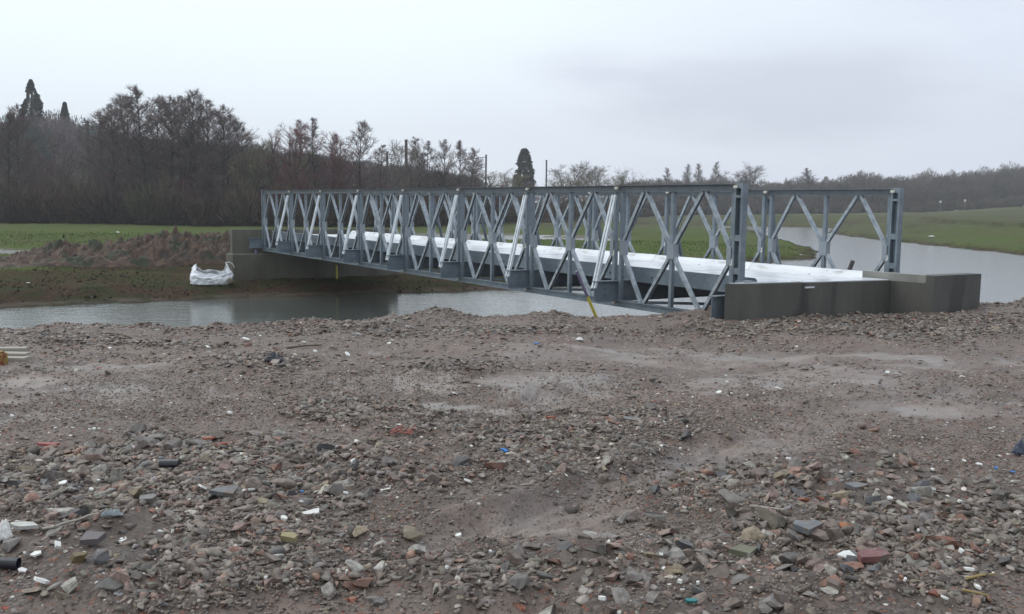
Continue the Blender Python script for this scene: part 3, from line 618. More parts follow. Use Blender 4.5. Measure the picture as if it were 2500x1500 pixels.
def stone_mat(name, objcol):
    m = mat(name, (.2, .2, .2), .5, 0, .35); t = m.node_tree; b = t.nodes['Principled BSDF']
    c = N(t, 'ShaderNodeObjectInfo').outputs['Color'] if objcol else attr(t, 'stone').outputs['Color']
    geo_ = N(t, 'ShaderNodeNewGeometry'); v = geo_.outputs['Position']
    n1 = nz_(t, 30, 4, .65, v); n2 = nz_(t, 90, 3, .6, v)
    dk = mixc(t, c, (.085, .066, .054), mth(t, 'MULTIPLY', mr(t, n1, .42, .64), .6))
    dk = mixc(t, dk, (.2, .17, .15), mth(t, 'MULTIPLY', mr(t, n2, .6, .75), .3))
    t.links.new(dk, b.inputs['Base Color']); t.links.new(mr(t, n1, .3, .7, .38, .72), b.inputs['Roughness'])
    bm = N(t, 'ShaderNodeBump', i_Strength=.5, i_Distance=.004); t.links.new(n2, bm.inputs['Height']); t.links.new(bm.outputs[0], b.inputs['Normal'])
    return m
SM = stone_mat('rubble_stone_surface', False); SO = stone_mat('loose_stone_surface', True)
parts = []
crest = lambda dw_: .9*(1-sm(dw_, 2.2, 3.6))
d_s = D(3600, lambda ru, mu, x, y, dw_: 3600*clump(x, y, 1.2, 81)*np.clip(.38+.62*ru+crest(dw_)-.26*mu, .05, 1))
x, y, z, ru, mu, r = scatter(d_s, 3.0, 9.5, 1); parts.append(stones(x, y, z, r.uniform(.0045, .0125, len(x)), T0, F0, r, (.5, .9)))
d_m = D(1900, lambda ru, mu, x, y, dw_: 1900*clump(x, y, .9, 82)*np.clip(.15+.85*ru**1.3+crest(dw_)-.2*mu, .02, 1))
x, y, z, ru, mu, r = scatter(d_m, 3.0, 9.0, 2); parts.append(stones(x, y, z, .013+.043*r.beta(1.3, 2.8, len(x))*(.45+.55*ru), T1s, F1, r))
d_f = D(560, lambda ru, mu, x, y, dw_: 560*clump(x, y, .9, 83)*np.clip(.26+.74*ru+1.2*crest(dw_)-.28*mu, .03, 1))
x, y, z, ru, mu, r = scatter(d_f, 9.0, 22, 3); parts.append(stones(x, y, z, .020+.070*r.beta(1.0, 3.2, len(x))*(.5+.5*ru), T1s, F1, r, (.18, .45)))
d_l = D(165, lambda ru, mu, x, y, dw_: 165*clump(x, y, .7, 84)*np.clip(.03+.97*ru**1.3+.5*crest(dw_)-.2*mu, 0, 1))
x, y, z, ru, mu, r = scatter(d_l, 3.1, 19, 4); sz_ = .034+.054*r.beta(1.1, 3.0, len(x))
app = sz_/y; order = np.argsort(-app); big = order[:255]; rest = order[255:]
parts.append(stones(x[rest], y[rest], z[rest], sz_[rest], T1s, F1, r))
off = 0; Vs, Fs, Cs = [], [], []
for v_, f_, c_ in parts: Vs.append(v_); Fs.append(f_+off); Cs.append(c_); off += len(v_)
o = mesh_np('rubble', np.concatenate(Vs), np.concatenate(Fs), SM, col={'stone': np.concatenate(Cs)})
tag(o, 'crushed brick, concrete and gravel spread over the muddy hardstanding', 'rubble', kind='stuff')
# the largest stones, one object each
TM = []
for k in range(26):
    vv = rock(I3, int(rg_.integers(10, 17)), float(rg_.choice([.3, .6, .9])), 0, .24, .6)
    vv = vv*(1+.05*fbm(vv[:, 0]*3+k, vv[:, 1]*3+vv[:, 2]*2, 3, 90+k))[:, None]
    me = bpy.data.meshes.new('stone'); me.from_pydata([tuple(p) for p in vv], [], [tuple(map(int, f)) for f in F3]); me.materials.append(SO); me.update(); TM.append(me)
SL_ = [('grey', 'angular grey stone lying loose on the muddy rubble', (.15, .135, .125)), ('brown', 'brownish mud-stained stone lying loose on the rubble', (.135, .105, .09)), ('slate', 'dark slate-grey stone lying loose on the rubble', (.08, .08, .085)),
       ('brick', 'worn red brick fragment lying loose on the rubble', (.175, .09, .066)), ('pink', 'dusty pinkish stone lying loose on the rubble', (.20, .14, .12)), ('pale', 'pale grey concrete lump lying loose on the rubble', (.26, .245, .22)), ('tan', 'tan sandy stone lying loose on the rubble', (.18, .145, .10))]
def stone_obj(name, x, y, z, s, flat, col, label, cat='stone', group=None, k=None, yaw=None, tilt=.25):
    o = bpy.data.objects.new(name, TM[rnd.randrange(len(TM)) if k is None else k]); COL.objects.link(o)
    sx, sy, sz = (s*rnd.uniform(.9, 1.2), s*rnd.uniform(.6, .95), s*flat) if not isinstance(s, tuple) else s
    o.scale = (sx, sy, sz); o.rotation_euler = (rnd.gauss(0, tilt), rnd.gauss(0, tilt), rnd.uniform(0, 6.3) if yaw is None else yaw)
    o.location = (x, y, z+sz*.35); f_ = rnd.uniform(.95, 1.6); o.color = (*[min(.8, c*f_) for c in col], 1); return tag(o, label, cat, group)
for i in big:
    kd = rnd.choices(SL_, [26, 22, 12, 8, 10, 12, 4])[0]
    stone_obj('stone', float(x[i]), float(y[i]), float(z[i]), float(sz_[i]), rnd.uniform(.35, .8), kd[2], kd[1], 'stone', kd[0]+' stones on the rubble')
# single pieces one can pick out
def gp(px, py):                   # measured picture point -> point on the ground
    z = -1.68
    for _ in range(6): P = up(px, py, z); z = .5*z+.5*(T1(P[0], P[1])-EYE)
    return P
for px, py, wp, flat, col, lab in (
    (186, 1383, 72, .62, (.12, .088, .035), 'olive brown angular rock with a pointed top, at the lower left'),
    (1092, 802, 26, .6, (.36, .29, .19), 'rounded cream boulder near the crest of the rubble bank'),
    (872, 820, 27, .6, (.26, .26, .26), 'pale grey broken concrete block on the far rubble edge'),
    (638, 1234, 34, .75, (.36, .31, .21), 'round pitted cream stone beside the grey slate slabs'),
    (1894, 1292, 105, .8, (.085, .075, .055), 'large muddy greenish brown clod beside the flat grey slab'),
    (2064, 1292, 46, .55, (.23, .09, .035), 'orange brown broken brick right of the flat grey slab'),
    (1959, 1228, 36, .6, (.27, .085, .045), 'rounded orange red brick piece above the large clod'),
    (2006, 1222, 40, .4, (.24, .09, .05), 'flat orange red brick piece right of the rounded one'),
    (1343, 1026, 28, .7, (.30, .10, .06), 'round red brick lump beside a curved grey stone'),
    (1492, 1036, 44, .5, (.22, .10, .07), 'dull red brick wedge left of the pale grey slab'),
    (1585, 1188, 46, .7, (.15, .115, .095), 'squarish brown stone standing out of the rubble, centre right'),
    (270, 1440, 92, .45, (.075, .07, .066), 'broad dark flat stone half buried, lower left'),
    (332, 1415, 44, .7, (.15, .13, .115), 'upright rounded grey stone right of the broad dark one'),
    (80, 1450, 58, .6, (.15, .12, .095), 'long brown stone near the lower left corner'),
    (146, 1465, 56, .55, (.16, .135, .10), 'long tan grey stone right of the corner stone'),
    (8, 1490, 26, .6, (.26, .06, .03), 'bright red brick piece in the lower left corner'),
    (860, 1472, 34, .7, (.28, .11, .07), 'orange pink brick lump at the lower edge'),
    (918, 1477, 62, .55, (.14, .125, .12), 'smooth broad grey boulder at the lower edge'),
    (740, 1385, 90, .3, (.12, .108, .092), 'long flat grey concrete slab in the lower middle'),
    (2282, 1455, 42, .5, (.22, .07, .05), 'maroon brick half at the lower right'),
    (2330, 1452, 34, .6, (.21, .075, .06), 'smaller maroon brick beside the maroon half brick'),
    (1270, 1490, 44, .6, (.24, .10, .065), 'orange brown brick lump at the bottom middle')):
    P = gp(px, py); s_ = wp/F*P[1]/2; stone_obj('stone', P[0], P[1]+s_*.3, T1(P[0], P[1]), (s_*1.05, s_*.8, s_*flat), flat, col, lab, 'stone', yaw=rnd.uniform(-.5, .5), tilt=.12)
def shard(name, px, py, wp, dp, th, mt, label, cat, yaw=0., tilt=(.0, .0), group=None, n=7, lift=.0, jag=.3, curve=0., base=None):
    P = gp(px, py); wm = wp/F*P[1]/2; dm_ = wm*dp; r_ = random.Random(int(px*7+py)); nn = n; a0 = r_.uniform(0, 6)
    pts = [(wm*math.cos(a0+k*2*PI/nn)*(1-jag*r_.random()), dm_*math.sin(a0+k*2*PI/nn)*(1-jag*r_.random())) for k in range(nn)]
    if base: pts = [(a_*wm, b_*dm_) for a_, b_ in base]; nn = len(pts)
    zc = lambda a_, b_: curve*(1-(a_/wm)**2)*wm+.15*th*math.sin(a_*40)
    vs = [(a_, b_, zc(a_, b_)) for a_, b_ in pts]+[(a_, b_, zc(a_, b_)+th) for a_, b_ in pts]+[(0, 0, zc(0, 0)), (0, 0, zc(0, 0)+th*1.05)]
    fs = [(k, (k+1) % nn, nn+(k+1) % nn, nn+k) for k in range(nn)]+[(k, 2*nn, (k+1) % nn) for k in range(nn)]+[(nn+k, nn+(k+1) % nn, 2*nn+1) for k in range(nn)]
    m = MB(); m.add(vs, fs); o = m.build(name, mt); g = T1(P[0], P[1]); o.location = (P[0], P[1], g+.012+lift+abs(math.sin(tilt[0]))*dm_*.5+abs(math.sin(tilt[1]))*wm*.5); o.rotation_euler = (tilt[0], tilt[1], yaw)
    return tag(o, label, cat, group)
CER = noisy('white_ceramic', (.62, .61, .58), (.82, .81, .78), 25, (.3, .55), .2, extra=[((.25, .22, .19), 40, .68)])
SLATE = noisy('grey_slate', (.115, .118, .125), (.20, .20, .205), 12, (.35, .6), .3, 40, 0, .004, extra=[((.15, .12, .10), 22, .50)])
REDP = noisy('red_tile', (.26, .055, .055), (.38, .11, .10), 14, (.4, .6), .2)
MAR = noisy('maroon_tile', (.15, .062, .060), (.23, .11, .10), 10, (.4, .65), .3, extra=[((.17, .13, .11), 20, .52)])
BLUEP = mat('blue_plastic', (.04, .19, .50), .45); TEAL = mat('teal_plastic', (.03, .20, .20), .5); ORG = mat('salmon_mesh', (.36, .12, .09), .6)
BEI = noisy('beige_board', (.42, .38, .30), (.55, .51, .43), 15, (.5, .8), .2)
white_px = [(586, 822, 12), (742, 1190*0+839, 14), (950, 842, 16), (995, 800, 18), (958, 834, 12), (770, 862, 18), (848, 872, 30), (935, 898, 9), (1175, 927, 9), (1170, 947, 12), (1110, 966, 20), (1222, 1082, 8), (1150, 1098, 20), (1000, 1090, 10),
 (660, 1098, 18), (600, 1125, 14), (1142, 1184, 34), (1288, 1136, 14), (1345, 1160, 12), (1390, 1238-120, 0), (1270, 1139, 0), (1508, 1183, 14), (1615, 1098, 15), (1660, 1102, 10), (1600, 1038, 9), (1461, 1042, 13), (1515, 1046, 14), (1677, 1048, 11),
 (1690, 975, 9), (1755, 965, 24), (1786, 966, 12), (1775, 937, 14), (1772, 922, 13), (1825, 970, 10), (1900, 955, 24), (1925, 1128, 20), (2030, 970, 9), (2352, 1118+15, 20), (2275, 1153, 14), (2390, 1142, 26), (2440, 1119, 22), (2133, 1217, 14), (2172, 1225, 26),
 (2248, 1224, 32*0+12), (2342, 1233, 46*0+20), (2243, 1305, 10), (2312, 1325, 16), (2344, 1356, 24), (2364, 1403, 40), (2208, 1426, 20), (2148, 1467, 10), (2305, 1470, 30), (2422, 1410, 10), (2386, 1443, 34), (1305, 1358-20, 0), (1670, 1247, 18), (1733, 1254, 10),
 (1484, 1335, 18), (1506, 1373, 14), (1620, 1398, 20), (1470, 1474, 28), (1704, 1436, 12), (1660, 1432, 24), (1614, 1363, 24), (1196, 1355, 18), (1120, 1316, 24), (1090, 1400, 14), (1170, 1428, 9), (697, 1310, 0), (693, 1275, 28), (655, 1100, 0),
 (648, 1420, 14), (846, 1406, 14), (932, 1207, 10), (845, 1213, 22), (862, 1142, 34), (735, 1234, 18), (495, 1189+13, 36), (462, 1230, 14), (392, 1311, 26), (420, 1310, 12), (300, 1335, 40), (305, 1420, 12), (60, 1352+8, 12), (90, 1362, 42), (140, 1346, 42),
 (54, 1405, 34), (100, 1436, 56), (155, 1188, 30), (240, 1180, 14), (222, 1205, 16), (177, 1052, 22), (242, 1053, 14), (230, 1054, 14), (560, 1014, 28), (160, 957, 12), (268, 855, 14), (401, 868, 9), (600, 833, 30), (635, 850-27, 10), (28, 1020+2, 14), (130, 1103, 10), (370, 1120, 10), (480, 1056+30, 9), (2205, 1131, 0), (2165, 912+3, 22), (2350, 926, 20), (2190, 916, 12), (1945, 880-30, 8), (1380, 833+12, 14)]
ng = 0
for i, (px, py, wp) in enumerate(white_px):
    if wp < 8: continue
    ng += 1
    shard('ceramic_fragment', px, py, wp*.85, rnd.uniform(.5, 1.), rnd.uniform(.006, .014), CER, 'small white ceramic fragment lying on the rubble', 'fragment', rnd.uniform(0, 3), (rnd.uniform(.05, .5), rnd.uniform(-.3, .3)), 'small white fragments scattered on the rubble', rnd.choice([4, 5, 6]))
shard('tile_shard', 2066, 1372, 52, .9, .008, CER, 'large white pointed tile shard touching the maroon curved tile', 'tile shard', .15, (.3, .1), base=[(-1, .1), (.5, -.95), (.75, -.3), (1, -.1), (.6, .9), (-.1, .75)])
shard('roof_tile', 2131, 1376, 88, .5, .03, MAR, 'maroon curved roof tile piece lying right of the white shard', 'roof tile', .28, (.15, 0), base=[(-1, -.5), (.0, -1), (.85, -.5), (1, .3), (.5, .9), (-.85, .7)], curve=.1)
shard('roof_tile', 118, 1092, 68, .16, .014, REDP, 'long thin pinkish red tile strip lying on the mud at left', 'roof tile', -.06, (.2, .0), curve=-.05)
shard('board_scrap', 789, 1208, 40, .5, .012, BEI, 'upright beige board scrap leaning among grey stones', 'board', .7, (.5, -.2), base=[(-1, -.5), (-.6, -1), (1, .6), (.7, 1), (.1, .9)])
shard('tile_shard', 754, 1262, 54, .42, .01, CER, 'long white glazed tile strip with a notched edge', 'tile shard', .35, (.4, 0), base=[(-1, -1), (.1, -.6), (.3, -.9), (.9, -.5), (1, 1), (-.9, .1)])
shard('slate_slab', 548, 1214, 72, .55, .022, SLATE, 'large tilted grey slate slab left of the round cream stone', 'slate', .05, (.25, .1), base=[(-1, -.6), (.7, -1), (.85, .9), (.3, 1), (-.5, .3)])
shard('slate_slab', 362, 1232, 44, .6, .03, SLATE, 'squarish blue grey slate left of the tilted slab', 'slate', 0, (.2, 0), base=[(-1, .6), (-.8, -.8), (.8, -1), (1, .2), (.5, 1)])
shard('slate_slab', 1541, 1030, 50, .6, .012, SLATE, 'flat pale grey slate slab right of the red brick wedge', 'slate', -.3, (.1, 0), base=[(-1, .9), (-.6, -.2), (.8, -1), (1, .6), (.3, .8)])
shard('slate_slab', 1584, 1002, 36, .3, .02, mat('black_slate', (.035, .037, .042), .4), 'black slate wedge sticking up beyond the flat pale slab', 'slate', .3, (.35, -.15))
shard('slate_slab', 1972, 1302, 84, .62, .03, SLATE, 'flat grey slab right of the large muddy clod', 'slate', .2, (.15, .05), base=[(-1, .1), (-.3, -1), (1, .2), (.8, .7), (-.6, 1)])
shard('slate_slab', 2092, 1197, 60, .55, .02, SLATE, 'flat grey slate with a dark underside above the orange bricks', 'slate', -.1, (.12, 0), base=[(-1, .4), (-.3, -1), (.3, -.8), (1, .3), (.1, 1)])
shard('slate_slab', 2258, 1207, 78, .4, .016, noisy('pale_slab', (.26, .27, .25), (.35, .35, .32), 10), 'pale rounded flag piece at the right of the stones', 'slate', -.1, (.15, 0))
shard('slate_slab', 1815, 1360, 76, .6, .025, noisy('olive_slab', (.13, .125, .085), (.18, .17, .12), 8), 'olive grey diamond shaped slab below the muddy clod', 'slate', .1, (.2, 0), base=[(-1, .2), (-.1, 1), (1, .3), (.2, -1)])
shard('slate_slab', 228, 1330, 56, .75, .03, noisy('mauve_slab', (.12, .105, .11), (.17, .15, .15), 8), 'smooth mauve grey square block left of the white scraps', 'slate', .1, (.3, .1), base=[(-.9, -1), (.6, -.8), (1, .6), (-.8, .8)])
shard('slate_slab', 1890, 880, 8, .5, .012, SLATE, 'thin grey chip on the wet mud', 'slate')
shard('tile_shard', 2200, 1252, 24, 1.2, .012, noisy('cream_tile', (.42, .40, .31), (.52, .50, .42), 20), 'cream leaf shaped tile piece standing on a dark cube stone', 'tile shard', .1, (.7, .1), lift=.01, base=[(-1, .8), (-.6, 1), (.9, .1), (1, -1), (-.2, -.6)])
shard('stone_scrap', 706, 1328, 44, .6, .03, noisy('yellow_sponge', (.24, .20, .09), (.31, .27, .16), 14), 'dull yellow block above a pale stone, lower left of centre', 'scrap', -.15, (.3, .1), base=[(-1, .8), (-.9, -.4), (.9, -.9), (1, .3), (.2, .9)])
shard('plastic_scrap', 1230, 1108, 22, .6, .012, BLUEP, 'bright blue plastic scrap on the brown mud near the middle', 'scrap', .1, (.4, .1), base=[(-1, .5), (-.3, 1), (.6, .5), (1, -.6), (.2, -.9), (-.2, .1)])
shard('plastic_scrap', 2431, 1150, 10, .9, .008, BLUEP, 'small blue plastic scrap near the right edge, above the stones', 'scrap', .1, (.4, .1))
shard('plastic_scrap', 2472, 1158, 22, .3, .005, BLUEP, 'thin blue strip at the right edge beside the small blue scrap', 'scrap', .1, (.2, .1))
shard('plastic_scrap', 737, 1207, 12, .5, .006, BLUEP, 'tiny sky blue chip left of the beige board', 'scrap', .1, (.2, .1))
shard('plastic_scrap', 1310, 841, 16, .35, .008, BLUEP, 'faint blue and white scrap on the far mud', 'scrap', 0, (.3, 0))
shard('plastic_scrap', 1688, 1479, 42, .35, .01, TEAL, 'teal plastic scrap at the lower edge', 'scrap', .1, (.2, .1))
shard('plastic_scrap', 1490, 1457-104, 0.1, .4, .01, TEAL, 'x', 'scrap') if False else None
shard('rusty_scrap', 508, 1079, 40, .45, .012, noisy('rusty_red', (.28, .07, .04), (.38, .13, .09), 20), 'ragged rust red brick smear on the mud, left of middle', 'scrap', .1, (.1, 0), jag=.6, n=11)
shard('rusty_scrap', 540, 1095, 34, .3, .012, noisy('rusty_red_b', (.28, .07, .04), (.36, .12, .07), 20), 'orange red brick strip just below the ragged red smear', 'scrap', .1, (.1, 0), jag=.4, n=9)
shard('rusty_scrap', 242, 888+15, 16, .5, .01, ORG, 'small orange chip on the far left mud', 'scrap')
# a torn salmon net: a heap of thin bars
P = gp(974, 1062); m = MB(); rr = random.Random(3)
for k in range(16):
    a_ = rr.uniform(-.6, .9); q_ = np.array([rr.uniform(-.07, .07), rr.uniform(-.03, .03), .012+.02*rr.random()]); l_ = rr.uniform(.03, .07)
    m.bar(q_, q_+[l_*math.cos(a_), l_*math.sin(a_), rr.uniform(-.01, .03)], ZA, .006, .007)
o = m.build('torn_net', ORG); o.location = (P[0], P[1], T1(P[0], P[1])); tag(o, 'torn salmon pink plastic netting on the mud near the middle', 'netting')
# black sheet, crumpled
def crumple(name, px, py, wp, dp, h, mt, label, cat, seed, yaw=0):
    P = gp(px, py); wm = wp/F*P[1]/2; n = 22; vs = []; g = T1(P[0], P[1])
    for i in range(n):
        for j in range(n):
            u, v = i/(n-1)*2-1, j/(n-1)*2-1; rr_ = max(abs(u), abs(v)); k_ = 1-.28*rr_*(1+float(vnoise(np.array([math.atan2(v, u)*1.6+9]), np.array([seed*3.3]), seed)[0]))
            hh_ = (1-rr_**2)*h*(.5+.9*abs(float(vnoise(np.array([u*2.2]), np.array([v*2.2]), seed+1)[0])))+.16*h*float(vnoise(np.array([u*6]), np.array([v*6]), seed+2)[0])*(1-rr_)
            vs.append((u*wm*k_, v*wm*dp*k_, hh_+.012))
    f = [(i*n+j, (i+1)*n+j, (i+1)*n+j+1, i*n+j+1) for i in range(n-1) for j in range(n-1)]
    o = mesh_np(name, vs, np.array(f), mt, smooth=False); o.location = (P[0], P[1], g); o.rotation_euler = (0, 0, yaw); md = o.modifiers.new('solid', 'SOLIDIFY'); md.thickness = .004
    return tag(o, label, cat)
crumple('plastic_sheet', 668, 886, 62, .5, .10, BLACKP, 'crumpled black plastic sheet lying on the stones at left', 'plastic sheet', 101)
crumple('plastic_bag', 2492, 1112, 44, .6, .09, mat('navy_plastic', (.045, .055, .09), .35), 'dark blue plastic bag at the right edge of the rubble', 'plastic bag', 105)
crumple('plastic_bag', 12, 1322, 48, .8, .07, CER, 'torn white plastic at the left edge beside the pale stick', 'plastic bag', 108, .4)
crumple('plastic_bag', 1240, 832-8, 0.5, .5, .01, CER, 'x', 'x', 109) if False else None
crumple('plastic_bag', 1415, 832, 26, .5, .03, CER, 'scrunched white plastic on the far brown mud', 'plastic bag', 110)
crumple('plastic_bag', 272, 1267, 72, .35, .035, noisy('pale_blue_sheet', (.20, .24, .26), (.32, .36, .38), 12), 'pale blue grey flattened sheet at the tip of the long stick', 'plastic sheet', 112, .25)
def stick(name, pts, r, mt, label, cat='stick', base_lift=.02):
    m = MB(); Q = []
    for px, py in pts: P = gp(px, py); Q.append(np.array([P[0], P[1], T1(P[0], P[1])+base_lift]))
    for i in range(len(Q)-1): m.cyl(Q[i], Q[i+1], r*(1-.35*i/len(Q)), r*(1-.35*(i+1)/len(Q)), 7)
    return tag(m.build(name, mt), label, cat)
GRW = noisy('grey_driftwood', (.25, .22, .18), (.40, .37, .32), 20); STR = mat('yellow_straw', (.32, .24, .08), .7); DKW = noisy('dark_wet_stick', (.05, .038, .03), (.09, .07, .05), 20)
stick('branch', [(105, 1301), (135, 1298), (160, 1290), (190, 1284), (215, 1275), (240, 1268)], .007, GRW, 'long pale bent stick lying on the stones at lower left')
o = shard('driftwood', 62, 1296, 84, .28, .02, noisy('bleached_wood', (.40, .39, .37), (.58, .57, .54), 12), 'bleached white split wood at the left end of the long stick', 'driftwood', -.12, (.3, 0), n=9)
stick('branch', [(2360, 1424), (2395, 1417), (2428, 1412)], .006, STR, 'short yellow reed lying among stones at lower right')
stick('branch', [(700, 851), (745, 849), (785, 846)], .012, DKW, 'straight dark rod lying on the far rubble beside a white shard')
stick('branch', [(1095, 971), (1120, 967), (1140, 968)], .006, DKW, 'thin dark twig on the mud in the middle')
stick('branch', [(2420, 1415), (2500, 1402)], .006, STR, 'second yellow reed at the right edge') if False else None
stick('branch', [(2350, 1452), (2380, 1458), (2415, 1466)], .005, STR, 'thin straw stalk beside the maroon bricks')
stick('branch', [(1830, 1246), (1870, 1250), (1915, 1254)], .008, GRW, 'flat grey lath pointing at the large muddy clod')
stick('branch', [(660, 918), (700, 919), (738, 920)], .004, DKW, 'very thin dark stick on the mud below the black sheet')
m = MB(); P = gp(416, 1143); g = T1(P[0], P[1]); l_ = 24/F*P[1]; m.cyl((P[0]-l_, P[1], g+.025), (P[0]+l_, P[1]-.01, g+.03), .027, n=14); tag(m.build('pipe_offcut', BLACKP, smooth=False), 'short black pipe offcut among stones left of middle', 'pipe')
def tube(name, A, B, r, th, label):
    m = MB(); n_ = 16; dx = (B-A)/np.linalg.norm(B-A); sv = np.cross(dx, ZA); sv /= np.linalg.norm(sv); uv = np.cross(sv, dx); vs = []
    for pt, rr_ in ((A, r), (B, r), (B, r-th), (A, r-th)): vs += [pt+(sv*math.cos(k*2*PI/n_)+uv*math.sin(k*2*PI/n_))*rr_ for k in range(n_)]
    m.add(vs, [(j*n_+k, j*n_+(k+1) % n_, ((j+1) % 4)*n_+(k+1) % n_, ((j+1) % 4)*n_+k) for j in range(4) for k in range(n_)]); return tag(m.build(name, BLACKP), label, 'pipe')
A = gp(-80, 1392); B = gp(46, 1392); tube('pipe_offcut', A+[0, .02, .03], B+[0, 0, .03], .025, .004, 'black plastic pipe end at the left edge of the rubble')

# ------------------------------------------------------------------ trees
def grow(seed, Ht, kind):
    r = random.Random(seed); S = []
    def poly(p, d, ln, r0, r1, k, wob, lift, lev):
        pts = [p]; d = np.array(d, float)
        for i in range(k):
            d = d+np.array([r.gauss(0, wob), r.gauss(0, wob), r.gauss(0, wob*.6)+lift]); d /= np.linalg.norm(d); q_ = pts[-1]+d*ln/k
            S.append((pts[-1], q_, r0+(r1-r0)*i/k, r0+(r1-r0)*(i+1)/k, lev)); pts.append(q_)
        return pts, d
    def on(pts, f):
        x = f*(len(pts)-1); i = min(int(x), len(pts)-2); return pts[i]+(pts[i+1]-pts[i])*(x-i)
    def side(d, el, az):
        return np.array([math.cos(az)*math.cos(el), math.sin(az)*math.cos(el), math.sin(el)])
    def bunch(pts, d, ln, n, tw, lev=2, spread=.9, tl=.45):
        for j in range(n):
            f = r.uniform(.25, 1); q_ = on(pts, f); dd = d+np.array([r.gauss(0, spread), r.gauss(0, spread), r.gauss(.1, spread*.6)]); dd /= np.linalg.norm(dd)
            l2 = ln*r.uniform(.35, .7)*(1.15-f*.5); pp, d2 = poly(q_, dd, l2, .022*Ht/14, .009, 3, .18, .05, lev)
            for _ in range(tw):
                q3 = on(pp, r.uniform(.2, 1)); d3 = d2+np.array([r.gauss(0, .8), r.gauss(0, .8), r.gauss(.15, .6)]); d3 /= np.linalg.norm(d3)
                poly(q3, d3, min(tl, ln*.6+.12)*r.uniform(.5, 1.3), .011*Ht/14, .005, 1, 0, 0, 3)
    if kind in ('alder', 'slender'):
        pts, _ = poly(np.zeros(3), (0, 0, 1), Ht, .011*Ht+.02, .015, 12, .035, .03, 0)
        nb = 62 if kind == 'alder' else 44
        for i in range(nb):
            f = .20+.79*(i+r.random())/nb; q_ = on(pts, f); wdt = (.31 if kind == 'alder' else .17)*Ht*min(1, (1-f)*2.1+.06)*r.uniform(.55, 1.15)
            if f < .35: wdt *= .6
            el = r.uniform(.0, .55)+.45*f; d = side(0, el, r.uniform(0, 6.28)); pp, d2 = poly(q_, d, wdt+.3, .035*Ht/14, .012, 5, .13, .05, 1)
            bunch(pp, d2, wdt*.62+.15, 10, 6, tl=.5)
    elif kind == 'poplar':
        pts, _ = poly(np.zeros(3), (0, 0, 1), Ht, .01*Ht, .015, 10, .02, .03, 0)
        for i in range(60):
            f = .2+.78*(i+r.random())/60; pp, d2 = poly(on(pts, f), side(0, r.uniform(.75, 1.15), r.uniform(0, 6.28)), Ht*.30*(1.1-f)*min(1, f*2.2), .06, .015, 4, .08, .05, 1); bunch(pp, d2, Ht*.14*(1.08-f), 9, 6, spread=.5, tl=.8)
    elif kind in ('bushy', 'willow', 'round', 'oak'):
        ns = {'bushy': 4, 'willow': 6, 'round': 3, 'oak': 1}[kind]
        for s in range(ns):
            lean = {'bushy': .16, 'willow': .34, 'round': .22, 'oak': .05}[kind]; hh_ = Ht*r.uniform(.72, 1.0)*(.55 if kind == 'oak' else 1)
            pts, dd = poly(np.array([r.gauss(0, .25), r.gauss(0, .25), 0]), (r.gauss(0, lean), r.gauss(0, lean), 1), hh_, .011*Ht*(1.8 if kind == 'oak' else .8), .03 if kind != 'oak' else .12, 9, .06 if kind != 'oak' else .1, .03, 0)
            nb = {'bushy': 20, 'willow': 16, 'round': 24, 'oak': 26}[kind]
            for i in range(nb):
                f = ({'bushy': .12, 'willow': .1, 'round': .2, 'oak': .45}[kind])+(.97-{'bushy': .12, 'willow': .1, 'round': .2, 'oak': .45}[kind])*(i+r.random())/nb
                wdt = Ht*{'bushy': .22, 'willow': .24, 'round': .26, 'oak': .55}[kind]*r.uniform(.5, 1.1)*math.sqrt(max(.08, 1-(f*1.0-.3)**2*1.4)) if kind != 'oak' else Ht*.5*r.uniform(.6, 1.1)
                el = r.uniform(.35, 1.1) if kind != 'oak' else r.uniform(.0, 1.2); pp, d2 = poly(on(pts, f), side(0, el, r.uniform(0, 6.28)), wdt, .035*Ht/12*(2 if kind == 'oak' else 1), .012, 5, .16 if kind != 'oak' else .28, .04, 1)
                bunch(pp, d2, wdt*.75, 8 if kind != 'oak' else 14, 6, tl=.6 if kind != 'oak' else .8)
    return S
def tubes(S, n):
    if not len(S): return np.zeros((0, 3)), np.zeros((0, 4), int)
    p = np.array([s[0] for s in S]); q_ = np.array([s[1] for s in S]); r0 = np.array([s[2] for s in S]); r1 = np.array([s[3] for s in S])
    a = q_-p; a /= np.linalg.norm(a, axis=1)[:, None]+1e-9; t_ = np.where(np.abs(a[:, 2:3]) < .9, [[0, 0, 1.]], [[1., 0, 0]]); x_ = np.cross(a, t_); x_ /= np.linalg.norm(x_, axis=1)[:, None]; y_ = np.cross(a, x_)
    th = np.arange(n)*2*PI/n; c, s = np.cos(th)[None, :, None], np.sin(th)[None, :, None]; ringd = x_[:, None]*c+y_[:, None]*s
    Vt = np.concatenate([p[:, None]+ringd*r0[:, None, None], q_[:, None]+ringd*r1[:, None, None]], 1)
    k = np.arange(n); f = np.stack([k, (k+1) % n, n+(k+1) % n, n+k], -1); Ft = (f[None]+(np.arange(len(S))*2*n)[:, None, None]).reshape(-1, 4)
    return Vt.reshape(-1, 3), Ft
def bark(name, c, c2):
    m = mat(name, c, .85); t = m.node_tree; b = t.nodes['Principled BSDF']; tcx = N(t, 'ShaderNodeTexCoord'); n = nz_(t, .6, 3, .6, tcx.outputs['Object']); t.links.new(mixc(t, c, c2, mr(t, n, .35, .65)), b.inputs['Base Color']); b.inputs['Specular IOR Level'].default_value = .2; return m
BK = bark('dark_bark', (.030, .026, .024), (.055, .048, .044)); BKP = bark('pale_bark', (.09, .08, .072), (.14, .125, .11))
